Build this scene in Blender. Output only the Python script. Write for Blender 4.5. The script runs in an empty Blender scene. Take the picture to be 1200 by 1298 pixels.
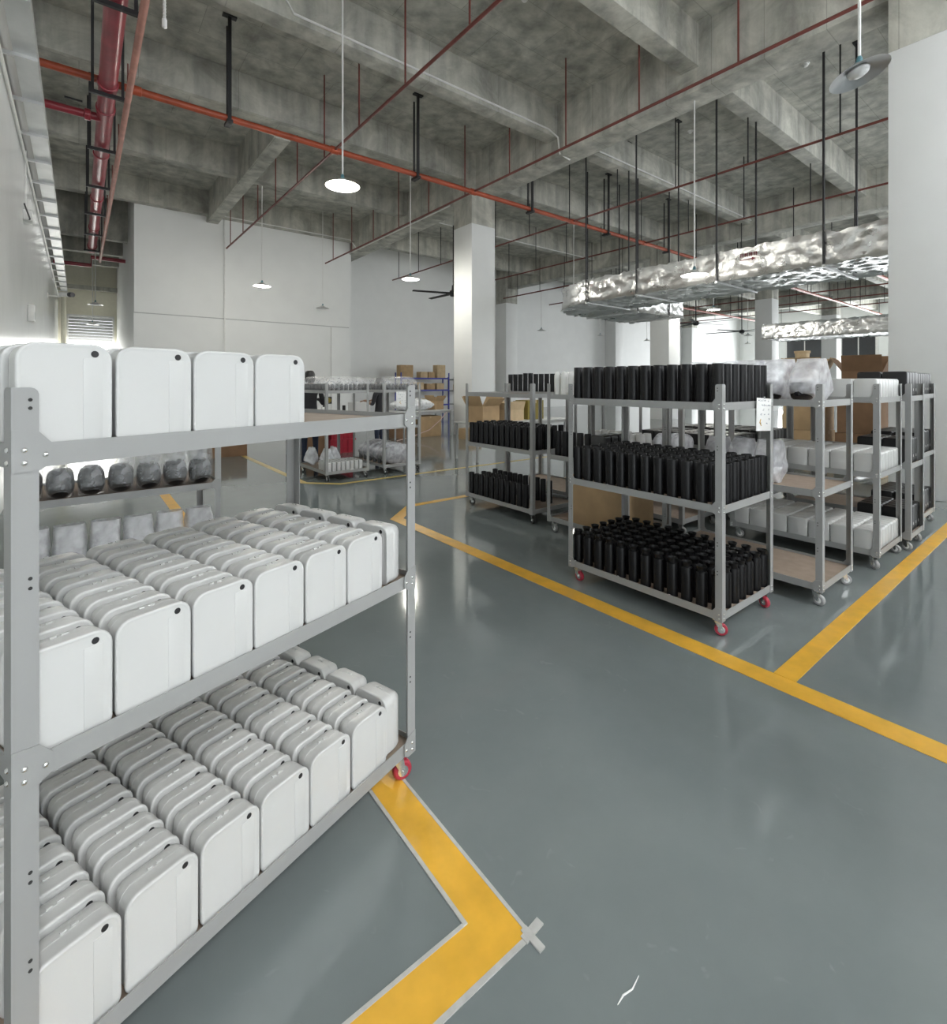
import bpy, bmesh, math, random
from mathutils import Vector, Matrix, noise
R = random.Random(7)
PI = math.pi
scene = bpy.context.scene
COL = scene.collection

# ------------------------------------------------------------------ camera
F, HCAM, YAW = 634.0, 1.6, math.radians(-38.26)
cam = bpy.data.cameras.new('camera'); cam_o = bpy.data.objects.new('camera', cam); COL.objects.link(cam_o)
cam.sensor_fit = 'HORIZONTAL'; cam.sensor_width = 36.0
cam.lens = 36.0 * F / 1200.0
cam.shift_y = -164.0 / 1200.0
cam.clip_start = 0.02; cam.clip_end = 200
cam_o.location = (0, 0, HCAM); cam_o.rotation_euler = (PI / 2, 0, YAW)
scene.camera = cam_o

# ------------------------------------------------------------------ world, daylight, exposure
W = bpy.data.worlds.new('overcast_sky'); scene.world = W; W.use_nodes = True
bg = W.node_tree.nodes['Background']; bg.inputs[0].default_value = (0.93, 0.97, 1.0, 1); bg.inputs[1].default_value = 1.6
vs = scene.view_settings
vs.view_transform = 'Standard'; vs.look = 'None'; vs.exposure = 1.05; vs.gamma = 1.0; vs.use_curve_mapping = False

def area(name, loc, rot, sx, sy, power, color=(1, 1, 1), spread=180):
    l = bpy.data.lights.new(name, 'AREA'); l.shape = 'RECTANGLE'; l.size = sx; l.size_y = sy
    l.energy = power; l.color = color; l.spread = math.radians(spread)
    o = bpy.data.objects.new(name, l); COL.objects.link(o); o.location = loc; o.rotation_euler = rot
    return o
DAY = (0.95, 0.98, 1.0)
# daylight at the hall's openings, two of them made up to raise the ambient
area('daylight_of_doorway', (0.6, -2.9, 3.2), (PI / 2, 0, PI), 2.5, 6.0, 25, DAY)
area('added_fill_back_windows', (24, -2.85, 4.6), (PI / 2, 0, PI), 26, 4.4, 5600, DAY)  # unseen row of windows, added to lift the hall's ambient light
area('added_fill_clerestory', (6.5, -2.9, 6.1), (PI / 2, 0, PI), 6.6, 3.0, 3300, DAY)  # unseen clerestory, added to brighten far walls, beam faces and ceiling
area('daylight_of_corridor_window', (0.45, 29.7, 2.4), (-PI / 2, 0, PI), 1.8, 2.2, 40, (1, 0.99, 0.95))
area('daylight_of_far_windows', (51.6, 10, 3.6), (0, PI / 2, 0), 4, 20, 2200, DAY)
sun = bpy.data.lights.new('hazy_sun', 'SUN'); sun.energy = 0.38; sun.angle = math.radians(5); sun.color = (1, 0.99, 0.97)
sun_o = bpy.data.objects.new('hazy_sun', sun); COL.objects.link(sun_o)
sun_o.rotation_euler = Vector((0.02, 1.0, -1.1)).to_track_quat('-Z', 'Y').to_euler()

# ------------------------------------------------------------------ materials
MATS = {}
def principled(name):
    m = bpy.data.materials.new(name); m.use_nodes = True
    return m, m.node_tree, m.node_tree.nodes['Principled BSDF']

def mat(name, col, rough=0.5, metal=0.0, var=0.06, scale=8.0, bump=0.0, bscale=40.0, rvar=0.0, coat=0.0, emit=None):
    """plain surface with a slight procedural unevenness in colour, relief and gloss"""
    if name in MATS: return MATS[name]
    m, nt, b = principled(name)
    N, Lk = nt.nodes, nt.links
    tc = N.new('ShaderNodeTexCoord')
    nz = N.new('ShaderNodeTexNoise'); nz.inputs['Scale'].default_value = scale; nz.inputs['Detail'].default_value = 4
    Lk.new(tc.outputs['Object'], nz.inputs['Vector'])
    cr = N.new('ShaderNodeValToRGB')
    cr.color_ramp.elements[0].position = 0.3; cr.color_ramp.elements[1].position = 0.7
    cr.color_ramp.elements[0].color = tuple(max(0, c * (1 - var)) for c in col) + (1,)
    cr.color_ramp.elements[1].color = tuple(min(1, c * (1 + var)) for c in col) + (1,)
    Lk.new(nz.outputs['Fac'], cr.inputs['Fac']); Lk.new(cr.outputs['Color'], b.inputs['Base Color'])
    b.inputs['Metallic'].default_value = metal; b.inputs['Roughness'].default_value = rough
    if rvar:
        mr = N.new('ShaderNodeMapRange'); mr.inputs['To Min'].default_value = rough - rvar; mr.inputs['To Max'].default_value = rough + rvar
        Lk.new(nz.outputs['Fac'], mr.inputs['Value']); Lk.new(mr.outputs['Result'], b.inputs['Roughness'])
    if bump:
        n2 = N.new('ShaderNodeTexNoise'); n2.inputs['Scale'].default_value = bscale; n2.inputs['Detail'].default_value = 5
        Lk.new(tc.outputs['Object'], n2.inputs['Vector'])
        bp = N.new('ShaderNodeBump'); bp.inputs['Strength'].default_value = bump; bp.inputs['Distance'].default_value = 0.01
        Lk.new(n2.outputs['Fac'], bp.inputs['Height']); Lk.new(bp.outputs['Normal'], b.inputs['Normal'])
    if coat: b.inputs['Coat Weight'].default_value = coat; b.inputs['Coat Roughness'].default_value = 0.05
    if emit:
        b.inputs['Emission Color'].default_value = tuple(emit[:3]) + (1,); b.inputs['Emission Strength'].default_value = emit[3]
    MATS[name] = m
    return m

def mat_floor():
    m, nt, b = principled('epoxy_floor'); N, Lk = nt.nodes, nt.links
    tc = N.new('ShaderNodeTexCoord')
    n1 = N.new('ShaderNodeTexNoise'); n1.inputs['Scale'].default_value = 0.7; n1.inputs['Detail'].default_value = 6; n1.inputs['Roughness'].default_value = 0.65
    Lk.new(tc.outputs['Object'], n1.inputs['Vector'])
    cr = N.new('ShaderNodeValToRGB'); e = cr.color_ramp.elements
    e[0].position = 0.25; e[1].position = 0.8
    e[0].color = (0.155, 0.182, 0.183, 1); e[1].color = (0.222, 0.25, 0.249, 1)
    Lk.new(n1.outputs['Fac'], cr.inputs['Fac'])
    # fine pale scuffs
    n3 = N.new('ShaderNodeTexNoise'); n3.inputs['Scale'].default_value = 9; n3.inputs['Detail'].default_value = 8; n3.inputs['Distortion'].default_value = 1.5
    Lk.new(tc.outputs['Object'], n3.inputs['Vector'])
    c3 = N.new('ShaderNodeValToRGB'); c3.color_ramp.elements[0].position = 0.66; c3.color_ramp.elements[1].position = 0.82
    Lk.new(n3.outputs['Fac'], c3.inputs['Fac'])
    mx = N.new('ShaderNodeMixRGB'); mx.inputs['Color2'].default_value = (0.33, 0.35, 0.35, 1)
    sc = N.new('ShaderNodeMath'); sc.operation = 'MULTIPLY'; sc.inputs[1].default_value = 0.35
    Lk.new(c3.outputs['Color'], sc.inputs[0]); Lk.new(sc.outputs[0], mx.inputs['Fac']); Lk.new(cr.outputs['Color'], mx.inputs['Color1'])
    Lk.new(mx.outputs['Color'], b.inputs['Base Color'])
    mr = N.new('ShaderNodeMapRange'); mr.inputs['To Min'].default_value = 0.045; mr.inputs['To Max'].default_value = 0.13
    Lk.new(n3.outputs['Fac'], mr.inputs['Value']); Lk.new(mr.outputs['Result'], b.inputs['Roughness'])
    n2 = N.new('ShaderNodeTexNoise'); n2.inputs['Scale'].default_value = 3.5; n2.inputs['Detail'].default_value = 3
    Lk.new(tc.outputs['Object'], n2.inputs['Vector'])
    bp = N.new('ShaderNodeBump'); bp.inputs['Strength'].default_value = 0.03; bp.inputs['Distance'].default_value = 0.02
    Lk.new(n2.outputs['Fac'], bp.inputs['Height']); Lk.new(bp.outputs['Normal'], b.inputs['Normal'])
    b.inputs['IOR'].default_value = 1.55
    return m

def mat_concrete():
    m, nt, b = principled('bare_concrete'); N, Lk = nt.nodes, nt.links
    tc = N.new('ShaderNodeTexCoord')
    n1 = N.new('ShaderNodeTexNoise'); n1.inputs['Scale'].default_value = 1.3; n1.inputs['Detail'].default_value = 9; n1.inputs['Roughness'].default_value = 0.7; n1.inputs['Distortion'].default_value = 0.6
    Lk.new(tc.outputs['Object'], n1.inputs['Vector'])
    cr = N.new('ShaderNodeValToRGB'); e = cr.color_ramp.elements
    e[0].position = 0.28; e[1].position = 0.75; e[0].color = (0.29, 0.29, 0.255, 1); e[1].color = (0.70, 0.69, 0.63, 1)
    Lk.new(n1.outputs['Fac'], cr.inputs['Fac'])
    # drips / formwork seams
    mp = N.new('ShaderNodeMapping'); mp.inputs['Scale'].default_value = (1, 1, 0.12)
    Lk.new(tc.outputs['Object'], mp.inputs['Vector'])
    n2 = N.new('ShaderNodeTexNoise'); n2.inputs['Scale'].default_value = 3; n2.inputs['Detail'].default_value = 6
    Lk.new(mp.outputs['Vector'], n2.inputs['Vector'])
    c2 = N.new('ShaderNodeValToRGB'); c2.color_ramp.elements[0].position = 0.35; c2.color_ramp.elements[1].position = 0.6
    c2.color_ramp.elements[0].color = (0.72, 0.72, 0.72, 1); c2.color_ramp.elements[1].color = (1.08, 1.08, 1.06, 1)
    Lk.new(n2.outputs['Fac'], c2.inputs['Fac'])
    mx = N.new('ShaderNodeMixRGB'); mx.blend_type = 'MULTIPLY'; mx.inputs['Fac'].default_value = 1
    Lk.new(cr.outputs['Color'], mx.inputs['Color1']); Lk.new(c2.outputs['Color'], mx.inputs['Color2'])
    bk = N.new('ShaderNodeTexBrick'); bk.inputs['Scale'].default_value = 1; bk.inputs['Mortar Size'].default_value = 0.008
    bk.inputs['Brick Width'].default_value = 1.83; bk.inputs['Row Height'].default_value = 0.915; bk.inputs['Mortar Smooth'].default_value = 0.5
    bk.inputs['Color1'].default_value = (1, 1, 1, 1); bk.inputs['Color2'].default_value = (0.9, 0.9, 0.9, 1); bk.inputs['Mortar'].default_value = (0.6, 0.6, 0.58, 1)
    Lk.new(tc.outputs['Object'], bk.inputs['Vector'])
    m2 = N.new('ShaderNodeMixRGB'); m2.blend_type = 'MULTIPLY'; m2.inputs['Fac'].default_value = 0.8
    Lk.new(mx.outputs['Color'], m2.inputs['Color1']); Lk.new(bk.outputs['Color'], m2.inputs['Color2'])
    Lk.new(m2.outputs['Color'], b.inputs['Base Color'])
    b.inputs['Roughness'].default_value = 0.85
    bp = N.new('ShaderNodeBump'); bp.inputs['Strength'].default_value = 0.35; bp.inputs['Distance'].default_value = 0.02
    Lk.new(n1.outputs['Fac'], bp.inputs['Height']); Lk.new(bp.outputs['Normal'], b.inputs['Normal'])
    return m

def mat_film(name, tint=(0.9, 0.92, 0.95), alpha=0.35, scale=18, rough=0.18, bump=0.45):
    """thin crumpled polythene: part clear, part milky, with glossy creases"""
    if name in MATS: return MATS[name]
    m, nt, b = principled(name); N, Lk = nt.nodes, nt.links
    tc = N.new('ShaderNodeTexCoord')
    n1 = N.new('ShaderNodeTexNoise'); n1.inputs['Scale'].default_value = scale; n1.inputs['Detail'].default_value = 4; n1.inputs['Distortion'].default_value = 0.3
    Lk.new(tc.outputs['Object'], n1.inputs['Vector'])
    bp = N.new('ShaderNodeBump'); bp.inputs['Strength'].default_value = bump; bp.inputs['Distance'].default_value = 0.02
    Lk.new(n1.outputs['Fac'], bp.inputs['Height']); Lk.new(bp.outputs['Normal'], b.inputs['Normal'])
    b.inputs['Base Color'].default_value = tuple(tint) + (1,); b.inputs['Roughness'].default_value = rough
    mr = N.new('ShaderNodeMapRange'); mr.inputs['From Min'].default_value = 0.35; mr.inputs['From Max'].default_value = 0.68
    mr.inputs['To Min'].default_value = alpha * 0.72; mr.inputs['To Max'].default_value = min(1, alpha * 1.35)
    Lk.new(n1.outputs['Fac'], mr.inputs['Value']); Lk.new(mr.outputs['Result'], b.inputs['Alpha'])
    MATS[name] = m
    return m

def mat_card(name, col):
    if name in MATS: return MATS[name]
    m, nt, b = principled(name); N, Lk = nt.nodes, nt.links
    tc = N.new('ShaderNodeTexCoord'); wv = N.new('ShaderNodeTexWave'); wv.inputs['Scale'].default_value = 60; wv.inputs['Distortion'].default_value = 1
    Lk.new(tc.outputs['Object'], wv.inputs['Vector'])
    n1 = N.new('ShaderNodeTexNoise'); n1.inputs['Scale'].default_value = 5; Lk.new(tc.outputs['Object'], n1.inputs['Vector'])
    ad = N.new('ShaderNodeMath'); ad.operation = 'MULTIPLY_ADD'; ad.inputs[1].default_value = 0.12
    Lk.new(wv.outputs['Fac'], ad.inputs[0]); Lk.new(n1.outputs['Fac'], ad.inputs[2])
    cr = N.new('ShaderNodeValToRGB'); cr.color_ramp.elements[0].position = 0.3; cr.color_ramp.elements[1].position = 0.8
    cr.color_ramp.elements[0].color = tuple(c * 0.85 for c in col) + (1,); cr.color_ramp.elements[1].color = tuple(c * 1.12 for c in col) + (1,)
    Lk.new(ad.outputs[0], cr.inputs['Fac']); Lk.new(cr.outputs['Color'], b.inputs['Base Color']); b.inputs['Roughness'].default_value = 0.85
    MATS[name] = m
    return m

M_floor = mat_floor(); M_conc = mat_concrete()
M_wall = mat('white_wall_paint', (0.78, 0.79, 0.78), 0.55, var=0.02, scale=1.5, bump=0.03, bscale=12)
M_gloss_wall = mat('glossy_white_wall_paint', (0.74, 0.76, 0.75), 0.22, var=0.03, scale=1.2, bump=0.12, bscale=5)
M_cream = mat('cream_wall_paint', (0.78, 0.75, 0.62), 0.5, var=0.03)
M_cart = mat('grey_powder_coat', (0.33, 0.335, 0.33), 0.38, var=0.03, scale=3, bump=0.02, bscale=300)
M_board = mat('brown_board', (0.30, 0.235, 0.185), 0.7, var=0.1, scale=14)
M_chrome = mat('bright_zinc', (0.75, 0.75, 0.74), 0.22, 1.0)
M_hole = mat('dark_hole', (0.03, 0.03, 0.03), 0.8)
M_redw = mat('red_polyurethane', (0.42, 0.035, 0.06), 0.35)
M_greyw = mat('grey_rubber', (0.36, 0.36, 0.36), 0.5)
M_blackw = mat('black_rubber', (0.03, 0.03, 0.03), 0.5)
M_case = mat('white_plastic', (0.62, 0.625, 0.615), 0.33, var=0.015, scale=6, bump=0.015, bscale=90)
M_cap = mat('black_cap', (0.022, 0.022, 0.024), 0.45)
M_tube = mat('matt_black_metal', (0.007, 0.007, 0.008), 0.4, var=0.15)
M_tubein = mat('black_tube_bore', (0.006, 0.006, 0.007), 0.6)
M_tube.node_tree.nodes['Principled BSDF'].inputs['Specular IOR Level'].default_value = 0.3
M_gblack = mat('gloss_black', (0.012, 0.012, 0.014), 0.12)
M_bcase = mat('satin_black_plastic', (0.010, 0.010, 0.011), 0.35)
M_white = mat('white_label', (0.85, 0.85, 0.84), 0.6, var=0.02)
M_pot = mat('white_ceramic', (0.82, 0.82, 0.80), 0.15, var=0.02)
M_yel = mat('yellow_floor_paint', (0.74, 0.41, 0.045), 0.32, var=0.14, scale=7, bump=0.05, bscale=30, rvar=0.08)
M_yel2 = mat('pale_yellow_floor_paint', (0.60, 0.44, 0.12), 0.3, var=0.12, scale=6)
M_tape = mat('grey_masking_tape', (0.47, 0.47, 0.45), 0.7, var=0.1, scale=30)
M_red = mat('red_pipe_paint', (0.30, 0.035, 0.05), 0.3, var=0.2, scale=5)
M_orange = mat('orange_red_pipe_paint', (0.36, 0.07, 0.03), 0.42, var=0.2, scale=4)
M_dred = mat('dark_red_pipe_paint', (0.16, 0.04, 0.03), 0.45, var=0.2, scale=5)
M_pink = mat('faded_pink_pipe_paint', (0.42, 0.19, 0.15), 0.5, var=0.2, scale=5)
M_steel = mat('black_steel', (0.022, 0.022, 0.024), 0.5)
M_galv = mat('galvanised_steel', (0.62, 0.63, 0.63), 0.38, 0.7, var=0.1, scale=3)
M_cond = mat('white_conduit', (0.74, 0.74, 0.72), 0.4)
M_alu = mat('spun_aluminium', (0.60, 0.61, 0.62), 0.3, 0.9, var=0.08)
M_teal = mat('teal_plastic', (0.10, 0.23, 0.27), 0.4)
M_lampin = mat('lit_lamp_globe', (1, 1, 1), 0.4, emit=(1, 0.97, 0.86, 9))
M_lampoff = mat('frosted_lamp_globe', (0.75, 0.76, 0.76), 0.3)
M_shade_w = mat('white_enamel_shade', (0.8, 0.8, 0.79), 0.3)
M_foil = mat('silver_foil', (0.84, 0.84, 0.83), 0.3, 0.92, var=0.06, scale=3, bump=0.8, bscale=14, rvar=0.1)
M_card = mat_card('cardboard', (0.42, 0.29, 0.16)); M_cardd = mat_card('dark_cardboard', (0.23, 0.135, 0.075)); M_cardp = mat_card('pale_cardboard', (0.55, 0.42, 0.26))
M_film = mat_film('clear_polythene', alpha=0.24); M_film2 = mat_film('milky_polythene', (0.80, 0.81, 0.85), 0.46, 12, 0.34, 0.3); M_film3 = mat_film('white_polythene_sheet', (0.88, 0.9, 0.93), 0.9, 10)
M_blue = mat('blue_rack_paint', (0.025, 0.035, 0.30), 0.4)
M_crate = mat('red_crate_plastic', (0.38, 0.02, 0.04), 0.35)
M_glass = mat('dark_window_glass', (0.05, 0.052, 0.055), 0.1)
M_sky = mat('bright_window', (0.95, 0.96, 0.95), 0.5, emit=(1, 1, 0.98, 1.4))
M_shut = mat('grey_shutter', (0.42, 0.43, 0.43), 0.5)
M_ink = mat('grey_blue_ink', (0.10, 0.13, 0.2), 0.7); M_ochre = mat('ochre_ink', (0.6, 0.36, 0.06), 0.7)
M_rink = mat('dark_red_ink', (0.12, 0.012, 0.02), 0.6)
M_skin = mat('skin', (0.42, 0.25, 0.17), 0.5); M_hair = mat('black_hair', (0.012, 0.011, 0.011), 0.4, bump=0.4, bscale=120)
M_cloth = mat('black_cloth', (0.03, 0.03, 0.035), 0.9); M_jean = mat('navy_trousers', (0.03, 0.04, 0.07), 0.9); M_shirt = mat('grey_shirt', (0.45, 0.46, 0.48), 0.9)
M_table = mat('grey_laminate', (0.5, 0.51, 0.5), 0.4)
M_olive = mat('olive_printed_carton', (0.22, 0.17, 0.03), 0.7)

# ------------------------------------------------------------------ mesh helpers
class MB:
    """collects shapes into one mesh"""
    def __init__(s): s.v, s.f, s.mi = [], [], []
    def add(s, v, f, mi=0):
        n = len(s.v); s.v += [tuple(p) for p in v]; s.f += [tuple(i + n for i in q) for q in f]; s.mi += [mi] * len(f); return s
    def box(s, x0, x1, y0, y1, z0, z1, mi=0):
        v = [(x, y, z) for z in (z0, z1) for y in (y0, y1) for x in (x0, x1)]
        return s.add(v, [(0, 2, 3, 1), (4, 5, 7, 6), (0, 1, 5, 4), (1, 3, 7, 5), (3, 2, 6, 7), (2, 0, 4, 6)], mi)
    def tube(s, pts, r, n=8, mi=0, caps=True):
        pts = [Vector(p) for p in pts]; base = []
        prev = None
        for i, p in enumerate(pts):
            d = (pts[min(i + 1, len(pts) - 1)] - pts[max(i - 1, 0)]).normalized()
            up = Vector((0, 0, 1)) if abs(d.z) < 0.9 else Vector((1, 0, 0))
            a = d.cross(up).normalized(); c = d.cross(a)
            if prev is not None and a.dot(prev) < 0: a, c = -a, -c
            prev = a
            rr = r[i] if isinstance(r, (list, tuple)) else r
            base.append([p + a * math.cos(2 * PI * k / n) * rr + c * math.sin(2 * PI * k / n) * rr for k in range(n)])
        v = [q for ring in base for q in ring]; f = []
        for i in range(len(pts) - 1):
            for k in range(n):
                k2 = (k + 1) % n; f.append((i * n + k, i * n + k2, (i + 1) * n + k2, (i + 1) * n + k))
        if caps: f.append(tuple(range(n))[::-1]); f.append(tuple((len(pts) - 1) * n + k for k in range(n)))
        return s.add(v, f, mi)
    def lathe(s, prof, n=20, mi=0, cx=0, cy=0, cz=0, axis='z'):
        v, f = [], []
        for r, h in prof:
            for k in range(n):
                a = 2 * PI * k / n; c, d = r * math.cos(a), r * math.sin(a)
                v.append((cx + c, cy + d, cz + h) if axis == 'z' else ((cx + h, cy + c, cz + d) if axis == 'x' else (cx + c, cy + h, cz + d)))
        for i in range(len(prof) - 1):
            for k in range(n):
                k2 = (k + 1) % n; q = (i * n + k, i * n + k2, (i + 1) * n + k2, (i + 1) * n + k)
                f.append(q if axis != 'y' else q[::-1])
        if prof[0][0] > 1e-6: f.append(tuple(range(n))[::-1])
        if prof[-1][0] > 1e-6: f.append(tuple((len(prof) - 1) * n + k for k in range(n)))
        return s.add(v, f, mi)
    def prism(s, poly, y0, y1, mi=0):
        """poly in x,z extruded along y"""
        n = len(poly); v = [(x, y0, z) for x, z in poly] + [(x, y1, z) for x, z in poly]
        f = [tuple(range(n)), tuple(range(n, 2 * n))[::-1]] + [(i, i + n, (i + 1) % n + n, (i + 1) % n) for i in range(n)]
        return s.add(v, f, mi)
    def mesh(s, name, mats, smooth=False, bevel=0.0):
        me = bpy.data.meshes.new(name); me.from_pydata(s.v, [], s.f)
        for m in (mats if isinstance(mats, (list, tuple)) else [mats]): me.materials.append(m)
        for p, i in zip(me.polygons, s.mi): p.material_index = i
        bm = bmesh.new(); bm.from_mesh(me)
        if bevel:
            bmesh.ops.remove_doubles(bm, verts=bm.verts, dist=1e-6)
            bmesh.ops.bevel(bm, geom=[e for e in bm.edges if e.is_manifold and e.calc_face_angle(0) > 0.6], offset=bevel, segments=2, affect='EDGES', profile=0.6)
        bmesh.ops.recalc_face_normals(bm, faces=bm.faces)
        bm.to_mesh(me); bm.free()
        if smooth or bevel:
            me.shade_smooth(); me.set_sharp_from_angle(angle=math.radians(38))
        return me

def ob(name, me, parent=None, loc=(0, 0, 0), rot=(0, 0, 0)):
    o = bpy.data.objects.new(name, me); COL.objects.link(o)
    o.location = loc; o.rotation_euler = rot
    if parent is not None: o.parent = parent
    return o
def tag(o, label, cat, group=None, kind=None):
    o['label'] = label; o['category'] = cat
    if group: o['group'] = group
    if kind: o['kind'] = kind
    return o
def struct(name, me, label=None, parent=None, loc=(0, 0, 0), rot=(0, 0, 0)):
    o = ob(name, me, parent, loc, rot)
    if parent is None: o['kind'] = 'structure'
    if label: o['label'] = label
    return o
def root(name, label, cat, loc=(0, 0, 0), rz=0, group=None):
    return tag(ob(name, None, None, loc, (0, 0, rz)), label, cat, group)
def bx(x0, x1, y0, y1, z0, z1, m, name='m', bevel=0): return MB().box(x0, x1, y0, y1, z0, z1).mesh(name, m, bevel=bevel)

# ------------------------------------------------------------------ the hall
SLAB, YB, XB = 8.42, 7.17, 7.61          # slab, soffit of the deep beams, soffit of the cross beams
fl = struct('floor', bx(-0.95, 52.2, -3.2, 30.2, -0.1, 0, M_floor), 'glossy blue grey epoxy floor')
ce = struct('ceiling', bx(-0.95, 52.2, -3.2, 30.2, SLAB, SLAB + 0.2, M_conc), 'bare concrete slab ceiling with a grid of beams')
def beam(x0, x1, y0, y1, z0): struct('beam', bx(x0, x1, y0, y1, z0, SLAB, M_conc, bevel=0.012), 'bare concrete beam under the slab')
ORD = ('first', 'second', 'third', 'fourth', 'fifth', 'sixth', 'seventh', 'eighth', 'ninth', 'tenth', 'eleventh', 'twelfth')
for x in (9.25, 19.95, 30.55, 41.2): beam(x, x + 0.6, -3.2, 22.9, YB)
xs = [(-0.75, 9.25), (9.85, 19.95), (20.55, 30.55), (31.15, 41.2), (41.8, 52)]
for yf, w in ((-1.9, 0.35), (1.7, 0.42), (5.17, 0.36), (8.74, 0.36), (12.2, 0.42), (16.0, 0.36), (20.2, 0.36)):
    for a, b_ in xs: beam(a, b_, yf - w, yf, XB)
for y in (22.9, 25.6, 28.2): beam(-0.75, 1.45, y, y + 0.3, 6.9)
beam(3.62, 4.0, 12.2, 15.64, YB + 0.23); beam(3.62, 4.0, 16.0, 19.84, YB + 0.23)
beam(3.62, 4.0, 15.64, 16.0, YB + 0.23); beam(3.62, 4.0, 19.84, 20.2, YB + 0.23)
# columns
PAINT = 6.32
def column(x, y, w=0.9, ink=''):
    o = struct('column', bx(x, x + w, y, y + w, 0, PAINT, M_wall, bevel=0.01), 'square concrete column painted white up to a bare grey head')
    ob('bare_head', bx(x, x + w, y, y + w, PAINT, SLAB, M_conc, bevel=0.01), o)
    return o
for x in (9.1, 19.8, 30.4, 41.1):
    for y in (1.05, 11.62): column(x, y)
for x in (9.1, 19.8, 30.4, 41.1): column(x, 22.0)
# walls
struct('wall_left', bx(-0.95, -0.75, -3.2, 30.2, 0, SLAB, M_gloss_wall), 'glossy white wall beside the trolleys')
wf = struct('wall_front', bx(1.45, 9.1, 20.2, 20.4, 0, SLAB, M_wall), 'white partition wall with a joint at half height')
ob('wainscot_panel', bx(1.44, 9.1, 20.18, 20.2, 0, 3.95, M_wall), wf)
struct('wall_inner', bx(1.45, 1.65, 20.4, 30, 0, SLAB, M_wall), 'white side wall of the corridor')
struct('wall_return', bx(9.1, 9.3, 20.4, 22.0, 0, SLAB, M_wall))
struct('wall_far', bx(9.3, 52.2, 22.9, 23.1, 0, SLAB, M_wall), 'white long wall behind the workbenches')
# corridor end with window
we = struct('wall_end', MB().box(-0.75, 1.45, 30, 30.2, 5.45, SLAB).box(-0.75, -0.45, 30, 30.2, 0, 5.45).box(1.35, 1.45, 30, 30.2, 0, 5.45).box(-0.45, 1.35, 30, 30.2, 0, 0.9).mesh('we', M_cream))
w1 = struct('window_1', MB().box(-0.45, -0.38, 29.95, 30.05, 0.9, 4.75).box(1.28, 1.35, 29.95, 30.05, 0.9, 4.75).box(0.42, 0.48, 29.96, 30.04, 0.9, 3.55).box(-0.45, 1.35, 29.95, 30.05, 4.7, 4.8).mesh('wf', M_cond), 'tall corridor window, shutter above bright panes')
for k in range(2): ob('pane', bx(-0.38 + 0.86 * k, 0.42 + 0.86 * k, 30.02, 30.05, 0.9, 3.55, M_sky), w1)
for k in range(8): ob('slat', bx(-0.38, 1.28, 29.97, 30.03, 3.57 + k * 0.142, 3.57 + k * 0.142 + 0.132, M_shut, bevel=0.015), w1)
ob('lintel_panel', bx(-0.45, 1.35, 30.0, 30.1, 4.8, 5.45, M_cream), w1)
struct('trim_1', bx(-0.75, 1.45, 29.6, 29.8, 5.95, 6.15, M_conc))
struct('trim_2', MB().tube([(-0.55, 29.5, 0), (-0.55, 29.5, 6.2)], 0.1, 10).mesh('cp', M_cream, True), 'cream corner downpipe')
# right end wall with dark windows
wr = struct('wall_right', bx(52, 52.2, -3.2, 23, 0, SLAB, M_wall))
for n, (a, b_) in enumerate(((15.6, 18.6), (11.9, 14.3), (7.0, 10.0))):
    w = struct('window_%d' % (n + 2), MB().box(51.9, 52.0, a - 0.12, b_ + 0.12, 2.4, 6.4).mesh('w', M_cond), 'tall dark window of the end wall')
    for k in range(2):
        c = a + (b_ - a) * k / 2
        ob('pane', bx(51.86, 51.9, c + 0.05, c + (b_ - a) / 2 - 0.05, 2.5, 6.3, M_glass), w)
# wall behind the camera: doorway, and unseen window openings added for ambient light
wb = MB().box(-0.95, -0.7, -3.2, -3, 0, SLAB).box(1.95, 10.8, -3.2, -3, 0, 4.5).box(1.95, 10.8, -3.2, -3, 7.7, SLAB).box(1.95, 3.1, -3.2, -3, 4.5, 7.7).box(9.9, 10.8, -3.2, -3, 4.5, 7.7).box(-0.7, 1.95, -3.2, -3, 6.6, SLAB)
wb.box(10.8, 37.2, -3.2, -3, 0, 2.2).box(10.8, 37.2, -3.2, -3, 7, SLAB).box(37.2, 52.2, -3.2, -3, 0, SLAB)
struct('wall_back', wb.mesh('wb', M_wall))
# joints and conduits of the partition
struct('trim_3', bx(4.2, 4.24, 20.13, 20.18, 0, 7.6, M_cond), 'vertical white conduit on the partition')
struct('trim_4', bx(1.44, 9.1, 20.165, 20.18, 3.94, 3.97, M_shut), 'dark joint line across the partition')
struct('trim_5', bx(8.3, 8.33, 20.14, 20.18, 0, 3.95, M_cond))

# ------------------------------------------------------------------ floor markings (paint films on the floor)
def stripe(name, poly, m, label, cat='floor line', z=0.003, group='painted floor lines'):
    n = len(poly); v = [(x, y, 0.0002) for x, y in poly] + [(x, y, z) for x, y in poly]
    f = [tuple(range(n))[::-1], tuple(range(n, 2 * n))] + [(i, (i + 1) % n, (i + 1) % n + n, i + n) for i in range(n)]
    me = MB().add(v, f).mesh(name, m)
    return tag(ob(name, me), label, cat, group)
stripe('floor_line', [(2.86, -2.9), (3.0, -2.9), (3.0, 5.14), (3.42, 5.56), (8.5, 5.56), (8.5, 5.66), (3.36, 5.66), (2.86, 5.2)], M_yel, 'long yellow painted line bounding the bay of tube carts')
stripe('floor_line', [(3.005, 1.03), (9.05, 1.03), (9.05, 1.14), (3.005, 1.14)], M_yel, 'yellow painted line running from the aisle to the square column')
near = stripe('floor_line', [(-0.7, 1.04), (1.02, 1.04), (1.02, 10.5), (0.9, 10.5), (0.9, 1.17), (-0.7, 1.17)], M_yel, 'broad orange yellow line with a taped corner under the white case trolley')
TZ = [0.0032]
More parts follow.
